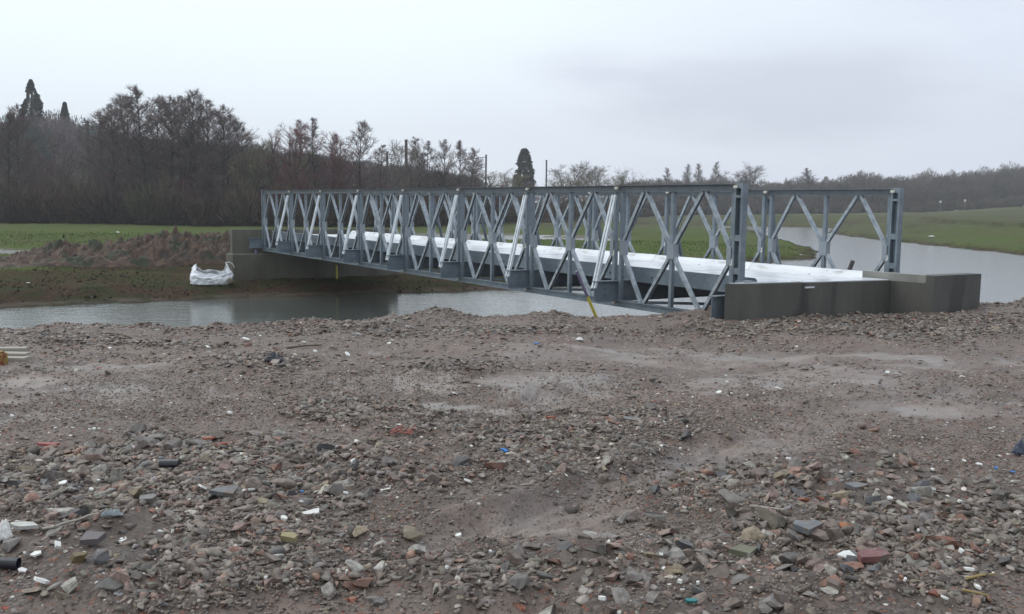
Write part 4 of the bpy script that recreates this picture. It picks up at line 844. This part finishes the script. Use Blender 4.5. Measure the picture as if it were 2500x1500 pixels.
TWIG = {'red': bark('red_brown_twigs', (.15, .062, .070), (.23, .105, .11)), 'brown': bark('brown_twigs', (.105, .075, .074), (.175, .130, .126)), 'olive': bark('olive_twigs', (.15, .14, .085), (.235, .215, .135)), 'pale': bark('pale_twigs', (.17, .145, .125), (.26, .23, .20)), 'grey': bark('grey_twigs', (.13, .10, .10), (.20, .16, .155))}
LIB = {}
def variant(kind, tone, seed):
    key = (kind, tone, seed)
    if key not in LIB:
        Hh = 14.; S = grow(seed*17+3, Hh, kind); hm = max(s[1][2] for s in S); e_ = empty('tree'); COL.objects.unlink(e_)
        meshes = []
        for nm, lv, n, m_ in (('trunk', (0, 1), 5, BKP if tone == 'pale' else BK), ('crown', (2, 3), 3, TWIG[tone])):
            Vt, Ft = tubes([s for s in S if s[4] in lv], n); o = mesh_np(nm, Vt/hm, Ft, m_); meshes.append(o.data); bpy.data.objects.remove(o)
        LIB[key] = meshes; bpy.data.objects.remove(e_)
    return LIB[key]
def put_tree(name, kind, tone, seed, x, y, h, label, group=None, wide=1., z=None, cat='tree'):
    z = T1(x, y) if z is None else z
    e_ = bpy.data.objects.new(name, None); COL.objects.link(e_); e_.location = (x, y, z-.1); e_.rotation_euler = (0, 0, rnd.uniform(0, 6.28)); e_.scale = (h*wide, h*wide, h); tag(e_, label, cat, group)
    for nm, me in zip(('trunk', 'crown'), variant(kind, tone, seed)):
        o = bpy.data.objects.new(nm, me); COL.objects.link(o); o.parent = e_
    return e_
def at_px(px, top, depth):        # world x, ground z and height of a tree seen at px with its top at 'top'
    y = depth; P = atd(px, top, y); x = P[0]; g = T1(x, y); return x, y, g, P[2]-g
def D0(px): return float(np.interp(px, *PXD))
GA = 'bare alders standing tall in the left tree belt'
for px, top, kind, tone, dd, wd_, lab, grp in (
    (12, 258, 'alder', 'brown', 3, 1, 'tall bare alder at the far left edge of the tree belt', None), (48, 243, 'alder', 'brown', 6, 1, 'tall bare alder right beside the big dark redwood at left', None),
    (275, 243, 'alder', 'brown', 3, 1.1, 'leftmost tall bare alder of the high clump at upper left', None), (302, 228, 'alder', 'grey', 8, 1, 'bare alder just left of the tallest crown', None),
    (348, 201, 'alder', 'brown', 2, 1.1, 'tallest bare alder in the belt, with an open spreading top', None), (402, 226, 'alder', 'brown', 5, 1, 'slim bare alder between the two highest crowns', None),
    (454, 210, 'alder', 'brown', 3, 1, 'second highest bare alder with twin upright tips', None), (476, 222, 'alder', 'brown', 9, 1, 'bare alder closely right of the twin tipped one', None),
    (322, 222, 'alder', 'brown', 11, 1.1, 'bare alder half hidden behind the tallest one, on its left', None), (375, 220, 'alder', 'brown', 10, 1.1, 'bare alder half hidden behind the tallest one, on its right', None), (428, 225, 'alder', 'brown', 8, 1.1, 'bare alder tucked left of the twin tipped one', None), (500, 236, 'alder', 'brown', 6, 1.1, 'bare alder between the twin tipped one and the dark end one', None), (255, 262, 'alder', 'grey', 9, 1.1, 'lower bare alder on the left flank of the high clump', None), (552, 266, 'alder', 'brown', 7, 1.1, 'bare alder on the right shoulder of the high clump', None),
    (525, 248, 'alder', 'brown', 2, 1.15, 'dark bare alder ending the high clump on its right', None), (586, 285, 'alder', 'grey', 5, 1, 'lower bare alder stepping down right of the high clump', None),
    (702, 279, 'bushy', 'red', 2, .9, 'reddish bare tree with a pointed top, left of the gap', None), (722, 282, 'alder', 'red', 5, 1.1, 'reddish bare alder beside the pointed reddish tree', None),
    (771, 279, 'slender', 'brown', 4, 1.1, 'thin bare tree rising between reddish crowns', None), (803, 312, 'bushy', 'red', 3, .9, 'reddish bushy bare tree above the bridge end', None), (826, 318, 'alder', 'red', 6, 1, 'reddish bare alder left of the lone open crowned tree', None),
    (871, 287, 'alder', 'brown', 1, 1.05, 'lone bare tree with an open conical crown above the first bridge bays', None), (912, 345, 'slender', 'grey', 9, 1.3, 'small grey bare tree right of the lone open crowned one', None),
    (975, 326, 'round', 'pale', 6, .8, 'pale bare tree behind the thick rail mast', None), (1003, 330, 'round', 'grey', 12, .8, 'pale grey bare tree just right of the thick mast', None), (1022, 326, 'slender', 'grey', 3, 1.2, 'slender bare tree with a tall narrow top, mid belt', None),
    (1042, 338, 'slender', 'brown', 6, 1.3, 'slender bare tree next to the narrow topped one', None), (1076, 332, 'alder', 'brown', 2, .9, 'bare alder with visible twin trunks, mid belt', None), (1102, 333, 'alder', 'brown', 3, .9, 'straight bare alder right of the twin trunked one', None),
    (1133, 352, 'alder', 'brown', 2, 1., 'last bare alder of the middle row, right of the straight one', None), (1150, 385, 'bushy', 'brown', 6, .8, 'low brown bare tree at the foot of the middle row', None),
    (622, 303, 'willow', 'olive', 4, .8, 'olive tinted bare tree behind the left belt', None), (660, 310, 'willow', 'olive', 2, .8, 'olive willow filling the belt left of the red crowns', None), (585, 345, 'willow', 'olive', 1, .8, 'low olive willow at the front of the belt', None),
    (1205, 406, 'round', 'olive', 0, 1.8, 'olive green willow bush left of the rounded redwood', None), (1252, 404, 'round', 'olive', 2, 1.8, 'olive willow bush in front of the rounded redwood', None), (1190, 430, 'bushy', 'red', -4, 1.2, 'low reddish bush at the front right of the middle row', None),
    (1380, 386, 'round', 'pale', 0, 1.6, 'pale fine twigged round tree, left one of the pair', None), (1420, 385, 'round', 'pale', 4, 1.6, 'pale fine twigged round tree, right one of the pair', None), (1458, 404, 'round', 'olive', 0, 1.6, 'greenish bare bush right of the pale pair', None),
    (1395, 420, 'round', 'olive', -12, 1.9, 'olive bush in front of the pale pair', None), (1337, 432, 'bushy', 'brown', 2, 1.3, 'brown scrub tree beside the short mast', None),
    (1522, 388, 'oak', 'brown', 0, .8, 'spreading bare oak with a broad flat crown against the sky', None), (1492, 412, 'oak', 'brown', 8, .8, 'smaller bare oak left of the spreading one', None), (1568, 424, 'willow', 'pale', 2, 1.4, 'pale low bush right of the spreading oak', None),
    (1616, 403, 'poplar', 'grey', 60, 1.3, 'leftmost of the four far thin poplars', None), (1654, 395, 'poplar', 'grey', 60, 1.3, 'second far thin poplar from the left', None), (1692, 393, 'poplar', 'grey', 60, 1.3, 'third far thin poplar from the left', None), (1724, 389, 'poplar', 'grey', 60, 1.3, 'rightmost of the four far thin poplars', None),
    (1804, 387, 'round', 'grey', 30, 1.7, 'large round headed bare tree on the skyline right of the poplars', None), (1776, 405, 'round', 'grey', 34, 1.8, 'smaller bare tree leaning on the round headed skyline tree', None), (1957, 404, 'poplar', 'grey', 30, 2.2, 'lone upright bare tree on the right skyline', None)):
    x_, y_, g_, h_ = at_px(px*K, top*K, D0(px*K)+dd); put_tree('bare_tree', kind, tone, (px*13) % 3, x_, y_, h_, lab, grp, wd_, g_)
# the mass of the belt
ENV = ([-160, 0, 60, 200, 260, 540, 640, 700, 820, 900, 950, 1180, 1320, 1500, 1640], [300, 300, 330, 360, 345, 335, 345, 330, 355, 390, 430, 420, 435, 436, 446])
r_ = random.Random(5)
for row, (dd, dy, st) in enumerate(((1, 42, 50), (7, 24, 58), (15, 8, 66))):
    px = -150.
    while px < 1640:
        px += st*r_.uniform(.7, 1.3)*(1 if px < 950 else .8); top = np.interp(px, *ENV)+dy+r_.uniform(-12, 30)*(1 if px < 950 else .5)
        tone = r_.choice(['red', 'brown', 'brown', 'red', 'olive'] if px > 550 else ['brown', 'brown', 'red', 'grey', 'olive']); kind = r_.choice(['bushy', 'bushy', 'willow', 'alder']) if px < 950 else r_.choice(['bushy', 'willow'])
        if kind == 'willow' and px < 950: top += 25
        x_, y_, g_, h_ = at_px(px*K, top*K, D0(px*K)+dd); h_ = max(h_, 3.)
        lab = {'red': 'bare tree with reddish brown twigs in the dense belt beyond the field', 'brown': 'bare tree with dark brown twigs in the dense belt beyond the field', 'grey': 'bare tree with grey twigs in the dense belt beyond the field', 'olive': 'bare tree with olive green twigs in the dense belt beyond the field'}[tone]
        put_tree('bare_tree', kind, tone, r_.randrange(3), x_, y_, h_, lab, tone+' twigged trees of the belt', (.75 if px < 950 else 1.3), g_)
# far evergreens
def redwood(name, px, top, depth, wpx, round_, label, seed):
    x, y, g, h = at_px(px*K, top*K, depth); r = np.random.default_rng(seed); wm = wpx*K/F*depth/2; n = 20000
    f = r.uniform(.02, 1, n)**.9; cl_ = .72+.42*vnoise(f*9, r.integers(0, 40, n)*.7+f*3, seed); az = r.uniform(0, 2*PI, n); lump = .92+.34*vnoise(f*12, az*1.6, seed+1)+.26*vnoise(f*26, az*4, seed+2)
    pr_ = wm*(np.clip((1-f)*(1.15 if not round_ else 1.25), 0, 1)**(.72 if not round_ else .38))*(1 if not round_ else .95); rr = pr_*lump*np.sqrt(r.uniform(.45, 1, n))
    keep = vnoise(f*18, az*2.6, seed+3) > -.28; c = np.stack([x+rr*np.cos(az), y+rr*np.sin(az), g+f*h], -1)[keep]; az = az[keep]; m_ = len(c)
    L_ = .35*depth/200; dr = np.stack([np.cos(az)*L_, np.sin(az)*L_, r.uniform(-.5, .3, m_)*L_], -1); sd = np.stack([-np.sin(az), np.cos(az), r.normal(0, .6, m_)], -1)*L_*.5
    Vt = np.stack([c-sd, c+sd, c+dr], 1).reshape(-1, 3)-np.array([x, y, g]); Ft = np.arange(m_*3).reshape(-1, 3)
    e_ = empty(name, (x, y, g)); tag(e_, label, 'tree'); mesh_np('crown', Vt, Ft, EVG, e_)
    m = MB(); m.cyl((0, 0, -.3), (0, 0, h*.96), wm*.16, .05, 8); m.build('trunk', BK, e_)
EVG = bark('dark_evergreen_foliage', (.020, .032, .026), (.042, .060, .046))
redwood('redwood_tree', 74, 193, 205, 84, False, 'big dark conical redwood rising above the belt at upper left', 201)
redwood('conifer_tree', 156, 248, 215, 44, False, 'small pointed conifer on the left skyline', 203)
redwood('redwood_tree', 1267, 360, 235, 50, True, 'dark round topped redwood behind the middle of the bridge', 205)
# woods: clouds of twigs that read as one mass
def wood(name, trees, tri, seed, label, szf):
    """trees: rows of x, y, ground, height, half width, tone"""
    T = np.array([t_[:5] for t_ in trees]); tone = np.array([t_[5] for t_ in trees]); r = np.random.default_rng(seed); n = len(T); k = np.repeat(np.arange(n), tri); m_ = len(k)
    u = r.normal(size=(m_, 3)); u /= np.linalg.norm(u, axis=1)[:, None]; rad_ = r.uniform(.35, 1, m_)**.45; lump = 1+.25*vnoise(u[:, 0]*2.2+k*3.1, u[:, 2]*2.2+u[:, 1]*2.2, seed)
    hgt, wd_ = T[k, 3], T[k, 4]; c = np.stack([T[k, 0]+u[:, 0]*rad_*lump*wd_, T[k, 1]+u[:, 1]*rad_*lump*wd_, T[k, 2]+hgt*.56+u[:, 2]*rad_*lump*hgt*.44], -1)
    c[:, 2] = np.maximum(c[:, 2], T[k, 2])
    dr = u*.6+np.array([0, 0, .8]); dr /= np.linalg.norm(dr, axis=1)[:, None]; ln = (szf*r.uniform(.5, 1.3, m_))[:, None]; sd = np.cross(dr, r.normal(size=(m_, 3))); sd /= np.linalg.norm(sd, axis=1)[:, None]
    Vt = np.stack([c-sd*ln*.10, c+sd*ln*.10, c+dr*ln], 1).reshape(-1, 3); Ft = np.arange(m_*3).reshape(-1, 3); cc = np.repeat(tone[k]*r.uniform(.7, 1.3, (m_, 1)), 3, 0)
    o = mesh_np(name, Vt, Ft, TWA, col={'stone': cc}); return tag(o, label, 'wood', kind='stuff')
TWA = mat('far_twigs', (.1, .1, .1), .9, 0, .1); TWA.node_tree.links.new(attr(TWA.node_tree, 'stone').outputs['Color'], TWA.node_tree.nodes['Principled BSDF'].inputs['Base Color'])
rw = np.random.default_rng(77); tones = np.array([(.085, .062, .058), (.10, .075, .066), (.075, .062, .06), (.095, .085, .062), (.11, .085, .08)])
TOPR = ([1500, 1640, 1700, 1820, 1900, 2000, 2050, 2110, 2160, 2280, 2380, 2473, 2620], [440, 436, 432, 440, 440, 436, 428, 420, 430, 418, 414, 404, 398])
tr = []
for row in range(5):
    px = 1480.
    while px < 2640:
        px += rw.uniform(13, 26)*(1.25 if row == 0 else 1); dpt = D0(px*K)+(14, 30, 50, 75, 100)[row]; top = np.interp(px, *TOPR)+(40, 26, 14, 6, 0)[row]+rw.uniform(-9, 9); x_, y_, g_, h_ = at_px(px*K, top*K, dpt)
        if px < 1900: h_ *= .97
        tr.append((x_, y_, g_, max(h_, 2.5), rw.uniform(2.6, 4.6), tones[rw.integers(0, 5)]*rw.uniform(.8, 1.15)))
wood('distant_wood', tr, 2300, 5, 'bare brown wood along the skyline at the right of the river', 1.0)
tr = []
for _ in range(210):
    px = rw.uniform(-260, 1150); dpt = rw.uniform(150, 330); ttop = np.interp(px, [-260, 60, 110, 165, 210, 250, 300, 600, 900, 1150], [270, 272, 265, 270, 285, 305, 330, 350, 395, 435]); x_, y_, g_, h_ = at_px(px*K, (ttop+rw.uniform(0, 22))*K, dpt)
    h_ = min(max(h_, 5), rw.uniform(8, 15)) if dpt < 290 else min(max(h_, 6), 17); tr.append((x_, y_, g_, h_, rw.uniform(3.5, 6), (tones[rw.integers(0, 5)] if rw.random() < .45 else np.array([.06, .082, .065]))*rw.uniform(1.3, 2.0)*np.array([.95, 1., 1.12])))  # distance haze put into the colour: tones lightened and shifted to blue
wood('hillside_wood', tr, 1300, 6, 'hazy wood on the slope behind the tree belt at left', .9)
tr = []                            # scrub at the foot of the belt
for _ in range(620):
    px = rw.uniform(-220, 2600); dpt = D0(px*K)+rw.uniform(-2.5, 10); x_ = atd(px*K, 500, dpt)[0]; g_ = T1(x_, dpt); s_ = 1 if px < 950 else 1.25
    c_ = np.array([(.075, .052, .048), (.10, .070, .058), (.085, .078, .05), (.06, .046, .046)][rw.integers(0, 4)]); hh_ = rw.uniform(1.2, 4.2)*(1 if px < 1700 else .8)
    tr.append((x_, dpt, g_-.3, hh_, rw.uniform(1.3, 2.8)*s_, c_))
o = wood('undergrowth', tr, 420, 8, 'dark bramble and scrub at the foot of the tree belt', 1.0); o['category'] = 'undergrowth'
# clods of turned earth along the far bank
def clods():
    r = np.random.default_rng(33); n = 30000; y = np.sqrt(r.uniform(26**2, 52**2, n)); x = r.uniform(-.66, .12, n)*y; z, dwn_, nr_, _, _, _ = terrain(x, y, True); cl_ = fbm(x*.8, y*.8, 3, 66)
    k = (~nr_) & (dwn_ > .15) & (dwn_ < 9) & (r.uniform(size=n) < np.clip(.35+cl_*.9, .04, 1)*np.where(dwn_ > 5, .5, 1)); tt = (x-BO[0])*DV[0]+(y-BO[1])*DV[1]; nn_ = (x-BO[0])*NV[0]+(y-BO[1])*NV[1]; k &= ~((tt < .3) & (nn_ > -1.35) & (nn_ < 5.5))
    x, y, z = x[k], y[k], z[k]; Vt, Ft, c = stones(x, y, z, .02+.085*r.beta(1, 5, len(x)), T0, F0, r, (.35, .8))
    c = np.repeat(np.array([(.034, .021, .015), (.055, .034, .023), (.022, .015, .011), (.035, .038, .016), (.085, .06, .045)])[r.choice(5, len(x), p=[.34, .28, .2, .12, .06])], len(T0[0]), 0)
    tag(mesh_np('soil_clods', Vt, Ft, TWA, col={'stone': c}), 'dark clods of earth strewn over the far bank', 'soil', kind='stuff')
clods()
# bank grass
def grass():
    r = np.random.default_rng(9); n = 90000; y = np.sqrt(r.uniform(29**2, 74**2, n)); x = r.uniform(-.62, .62, n)*y; z, dwn_, nr_, _, _, pu = terrain(x, y, True); cl_ = fbm(x*.6, y*.6, 3, 50)
    near_heap = np.hypot((x+16)/8.5, (y-40)/3.6) < 1
    k = (~nr_) & (dwn_ > .5) & (pu < .5) & (~near_heap) & (r.uniform(size=n) < np.where((dwn_ < 6) & (x < 5) & (y < 60), np.clip(cl_*.7-.02, .01, .3), .4)) & (y < tdepth(x/y)+2)
    x, y, z = x[k], y[k], z[k]; m_ = len(x); a = r.uniform(0, 2*PI, m_); s_ = y/60; hgt = r.uniform(.05, .15, m_)*(.7+.35*s_); wd_ = .02*s_
    b_ = np.stack([x, y, z-.01], -1); sd = np.stack([np.cos(a)*wd_, np.sin(a)*wd_, a*0], -1); tip = b_+np.stack([r.normal(0, .3, m_)*hgt, r.normal(0, .3, m_)*hgt, hgt], -1)
    Vt = np.stack([b_-sd, b_+sd, tip], 1).reshape(-1, 3); c = np.array([(.045, .08, .014), (.06, .10, .022), (.085, .085, .034), (.045, .06, .018)])[r.integers(0, 4, m_)]*r.uniform(.8, 1.3, (m_, 1))
    tag(mesh_np('grass', Vt, np.arange(m_*3).reshape(-1, 3), TWA, col={'stone': np.repeat(c, 3, 0)}), 'short green grass on the far bank and fields', 'grass', kind='stuff')
grass()
# torn sprig standing on the soil heap
x_, y_, _, _ = at_px(160*K, 570*K, 41.); z_ = .5*(atd(160*K, 600*K, y_)[2])+.5*T1(x_, y_)+.25; m = MB(); rr = random.Random(8); n0_ = np.array([0, 0, -.3]); tp_ = np.array([-.12, 0, .62]); m.cyl(n0_, tp_, .03, .01, 5)
for k in range(70):
    f = rr.uniform(.1, .98); q_ = n0_+(tp_-n0_)*f; d_ = np.array([rr.gauss(0, 1), rr.gauss(0, 1), .5]); d_ /= np.linalg.norm(d_); m.cyl(q_, q_+d_*rr.uniform(.08, .34)*(1.15-f), .022, .006, 3)
o = m.build('uprooted_sprig', bark('dead_sprig', (.035, .03, .018), (.06, .055, .03))); o.location = (x_, y_, z_); tag(o, 'torn evergreen sprig sticking up from the soil heap', 'plant')
# rail masts
MS = noisy('rusty_mast_steel', (.05, .042, .042), (.085, .07, .068), 3)
def mast(px, top, depth, wm, label, arms):
    x, y, g, h = at_px(px*K, top*K, depth); e_ = empty('rail_mast', (x, y, g)); tag(e_, label, 'mast')
    m = MB(); m.prof((0, 0, -.5), (0, 0, h), XA, ibeam(wm, wm*.8, .05, .06)); m.box((0, 0, h+.03), (wm*.6, 0, 0), (0, wm*.5, 0), (0, 0, .03)); m.build('column', MS, e_)
    for dz, lx in arms:
        m = MB(); m.bar((0, 0, h-dz), (lx, 0, h-dz-.3*abs(lx)*(.5 if abs(lx) < 3 else 0)), YA, .08, .09); 
        if abs(lx) < 3: m.bar((0, 0, h-dz-1.1), (lx*.9, 0, h-dz-.5), YA, .05, .05); m.cyl((lx*.45, 0, h-dz-.2), (lx*.45, 0, h-dz-.6), .07, n=6)
        m.build('arm', MS, e_)
mast(935, 367, 132, .32, 'thin rail mast left of the thick one, joined to a long beam', [(.3, 1.4), (1.6, 1.4), (1.95, -1.0), (1.9, 5.9)]); mast(981, 339, 129, .42, 'thick tall rail mast standing among pale trees', [(3.6, 3.4)])
mast(1174, 375, 150, .32, 'rail mast standing clear right of the middle tree row', [(.3, -2.6), (1.5, -1.6)]); mast(1320, 388, 190, .36, 'short thick rail mast against the sky by the pale trees', [(2., 1.3)])
mast(211, 293, 126, .26, 'thin rail mast in the gap right of the small conifer', [(.1, 1.5), (.12, -.6)]); mast(467, 292, 128, .26, 'rail mast hidden among the tall alders', [(.1, 1.4), (.12, -1.)])
# distant marker signs and a few pale things on the far field
for px, py, lab in ((2296, 493, 'left one of two tiny white marker signs before the right wood'), (2356, 490, 'right one of two tiny white marker signs before the right wood')):
    x, y, g, h = at_px(px, py, 262); e_ = empty('marker_sign', (x, y, g)); tag(e_, lab, 'sign'); m = MB(); m.box((0, 0, h), (.28, 0, 0), (0, .02, 0), (0, 0, .28)); m.build('plate', LABEL, e_); m = MB(); m.cyl((0, .04, -.2), (0, .04, h+.1), .05, n=6); m.build('post', STEEL, e_)
def lump(px, py, z, s, label, name='white_litter'):
    P = up(px, py, z); g = T1(P[0], P[1]); m = MB(); V_ = rock(I1, 6)*np.array([s, s*.7, s*.35]); m.add(V_+[0, 0, s*.3], F1); o = m.build(name, CER); o.location = (P[0], P[1], g); tag(o, label, 'litter')
lump(2276, 524, -.35, .55, 'small white bale lying on the far right field'); lump(288, 571, -2.6, .13, 'white scrap on the green field behind the soil heap'); lump(70, 700, -2.95, .09, 'pale scrap on the grassy bank at left, left one'); lump(225, 716, -3., .06, 'small pale scrap on the lower grassy bank')
lump(564, 673, -2.85, .08, 'white scrap between the white sack and the abutment'); lump(1588, 613, -2.6, .13, 'small white scrap on the green spit behind the deck'); lump(1957, 605, -2.6, .12, 'tiny pale scrap near the tip of the green spit')

# ------------------------------------------------------------------ haze
hz = MB(); hz.box((0, 0, 33), (960, 0, 0), (0, 960, 0), (0, 0, 42)); HM = bpy.data.materials.new('haze_air'); HM.use_nodes = True; t = HM.node_tree; t.nodes.clear()
ho = N(t, 'ShaderNodeOutputMaterial'); hv = N(t, 'ShaderNodeVolumePrincipled', i_Density=.0006); hv.inputs['Color'].default_value = (.97, .985, 1, 1); hv.inputs['Anisotropy'].default_value = .0; t.links.new(hv.outputs[0], ho.inputs['Volume'])
ho_ = hz.build('haze', HM); tag(ho_, 'thin damp haze over the valley', 'haze', kind='stuff')

# ------------------------------------------------------------------ labels of the loose pieces
def topx(o):
    p = np.array(o.matrix_world.translation)-np.array([0, 0, EYE]); d_ = p@FW; return 1250+F*(p@R_)/d_, 750-F*(p@UP)/d_
bpy.context.view_layer.update()
LM = [(668, 886, 'crumpled black plastic sheet'), (118, 1092, 'long pinkish red tile strip'), (974, 1062, 'torn salmon netting'), (1230, 1108, 'bright blue plastic scrap'), (416, 1143, 'short black pipe offcut'), (548, 1214, 'large tilted grey slate slab'),
      (789, 1208, 'upright beige board scrap'), (754, 1262, 'notched white tile strip'), (706, 1328, 'dull yellow block'), (186, 1383, 'olive brown pointed rock'), (170, 1290, 'long pale bent stick'), (12, 1322, 'torn white plastic at left'),
      (20, 1390, 'black pipe end at the left edge'), (228, 1330, 'smooth mauve square block'), (2131, 1376, 'maroon curved roof tile'), (2066, 1372, 'white pointed tile shard'), (1894, 1292, 'large muddy clod'), (1972, 1302, 'flat slab beside the muddy clod'),
      (2064, 1292, 'orange brown broken brick'), (1815, 1360, 'olive diamond shaped slab'), (2200, 1252, 'cream leaf shaped tile piece'), (2258, 1207, 'pale rounded flag piece'), (2092, 1197, 'slate above the orange bricks'), (2431, 1150, 'small blue scrap near the right edge'),
      (2492, 1112, 'dark blue plastic bag'), (1688, 1479, 'teal plastic scrap'), (2394, 1418, 'short yellow reed'), (2380, 1458, 'thin straw stalk'), (2282, 1455, 'maroon brick half'), (1541, 1030, 'flat pale grey slate slab'), (1584, 1002, 'black slate wedge'),
      (1343, 1026, 'round red brick lump'), (638, 1234, 'round pitted cream stone'), (1092, 802, 'rounded cream boulder'), (872, 820, 'pale concrete block on the far edge'), (745, 849, 'straight dark rod'), (1415, 832, 'scrunched white plastic'),
      (860, 1472, 'orange pink brick lump'), (918, 1477, 'smooth broad grey boulder'), (740, 1385, 'long flat concrete slab'), (272, 1267, 'pale blue grey sheet'), (362, 1232, 'squarish blue grey slate'), (1585, 1188, 'squarish brown standing stone'), (270, 1440, 'broad dark flat stone'),
      (508, 1079, 'ragged rust red smear'), (30, 870, 'plank pile'), (1460, 775, 'foot of the leaning pole'), (1770, 770, 'left end of the near abutment'), (2390, 740, 'right end of the near abutment'), (62, 1296, 'bleached split wood')]
pool = {}
for o in list(COL.objects):
    if o.get('group', '').endswith('stones on the rubble') or o.get('group') == 'small white fragments scattered on the rubble': pool.setdefault(o['group'], []).append((o, *topx(o)))
ADJ = {'grey': 'angular grey stone', 'brown': 'brownish muddy stone', 'slate': 'dark slate grey stone', 'brick': 'worn red brick fragment', 'pink': 'dusty pinkish stone', 'pale': 'pale grey concrete lump', 'tan': 'tan sandy stone', 'small': 'small white fragment'}
for grp, L_ in pool.items():
    noun = ADJ[grp.split()[0]]; todo = list(L_)
    for form in ('{n} lying nearest to the {l}', '{n} lying second nearest to the {l}', '{n} lying third nearest to the {l}'):
        best = []
        for o, px, py in todo:
            d_, lm = min((math.hypot(px-a, (py-b_)*1.8), l_) for a, b_, l_ in LM); best.append((d_, lm, o, px, py))
        done = set(); left = []
        for d_, lm, o, px, py in sorted(best, key=lambda q_: q_[0]):
            if lm not in done and d_ < 420: done.add(lm); o['label'] = form.format(n=noun, l=lm)
            else: left.append((o, px, py))
        todo = left
TLM = [(12, 'alder at the left photo edge'), (48, 'alder beside the big redwood'), (118, 'gap left of the small conifer'), (160, 'small skyline conifer'), (211, 'thin mast by the small conifer'), (275, 'leftmost alder of the high clump'), (348, 'tallest alder'), (402, 'slim alder between the highest crowns'), (454, 'twin tipped alder'),
       (525, 'dark alder ending the high clump'), (586, 'stepping down alder'), (660, 'olive willow left of the red crowns'), (702, 'pointed reddish tree'), (771, 'thin tree between reddish crowns'), (826, 'reddish alder by the lone crown'), (871, 'lone open crowned tree'), (935, 'thin rail mast'), (981, 'thick rail mast'), (1076, 'twin trunked alder'),
       (1133, 'last alder of the middle row'), (1174, 'clear standing rail mast'), (1267, 'round topped redwood'), (1320, 'short thick mast'), (1380, 'left pale round tree'), (1458, 'greenish tree right of the pale pair'), (1522, 'spreading oak'), (1568, 'pale low bush past the oak')]
todo = [(o, topx(o)[0]/K) for o in COL.objects if (o.get('group') or '').endswith('twigged trees of the belt')]
TN = {'red': 'reddish twigged bare tree', 'brown': 'brown twigged bare tree', 'grey': 'grey twigged bare tree', 'olive': 'olive twigged bare tree'}
for form in ('{n} nearest to the {l}', '{n} second nearest to the {l}', '{n} third nearest to the {l}'):
    best = sorted(((min((abs(px-a), l_) for a, l_ in TLM), o, px) for o, px in todo), key=lambda q_: q_[0][0]); done = set(); left = []
    for (d_, lm), o, px in best:
        key = (o['group'], lm)
        if key not in done and d_ < 130: done.add(key); o['label'] = form.format(n=TN[o['group'].split()[0]], l=lm)
        else: left.append((o, px))
    todo = left
for o in COL.objects:
    if o.parent is None and o.get('label') and not o.get('kind'): o['kind'] = 'thing'
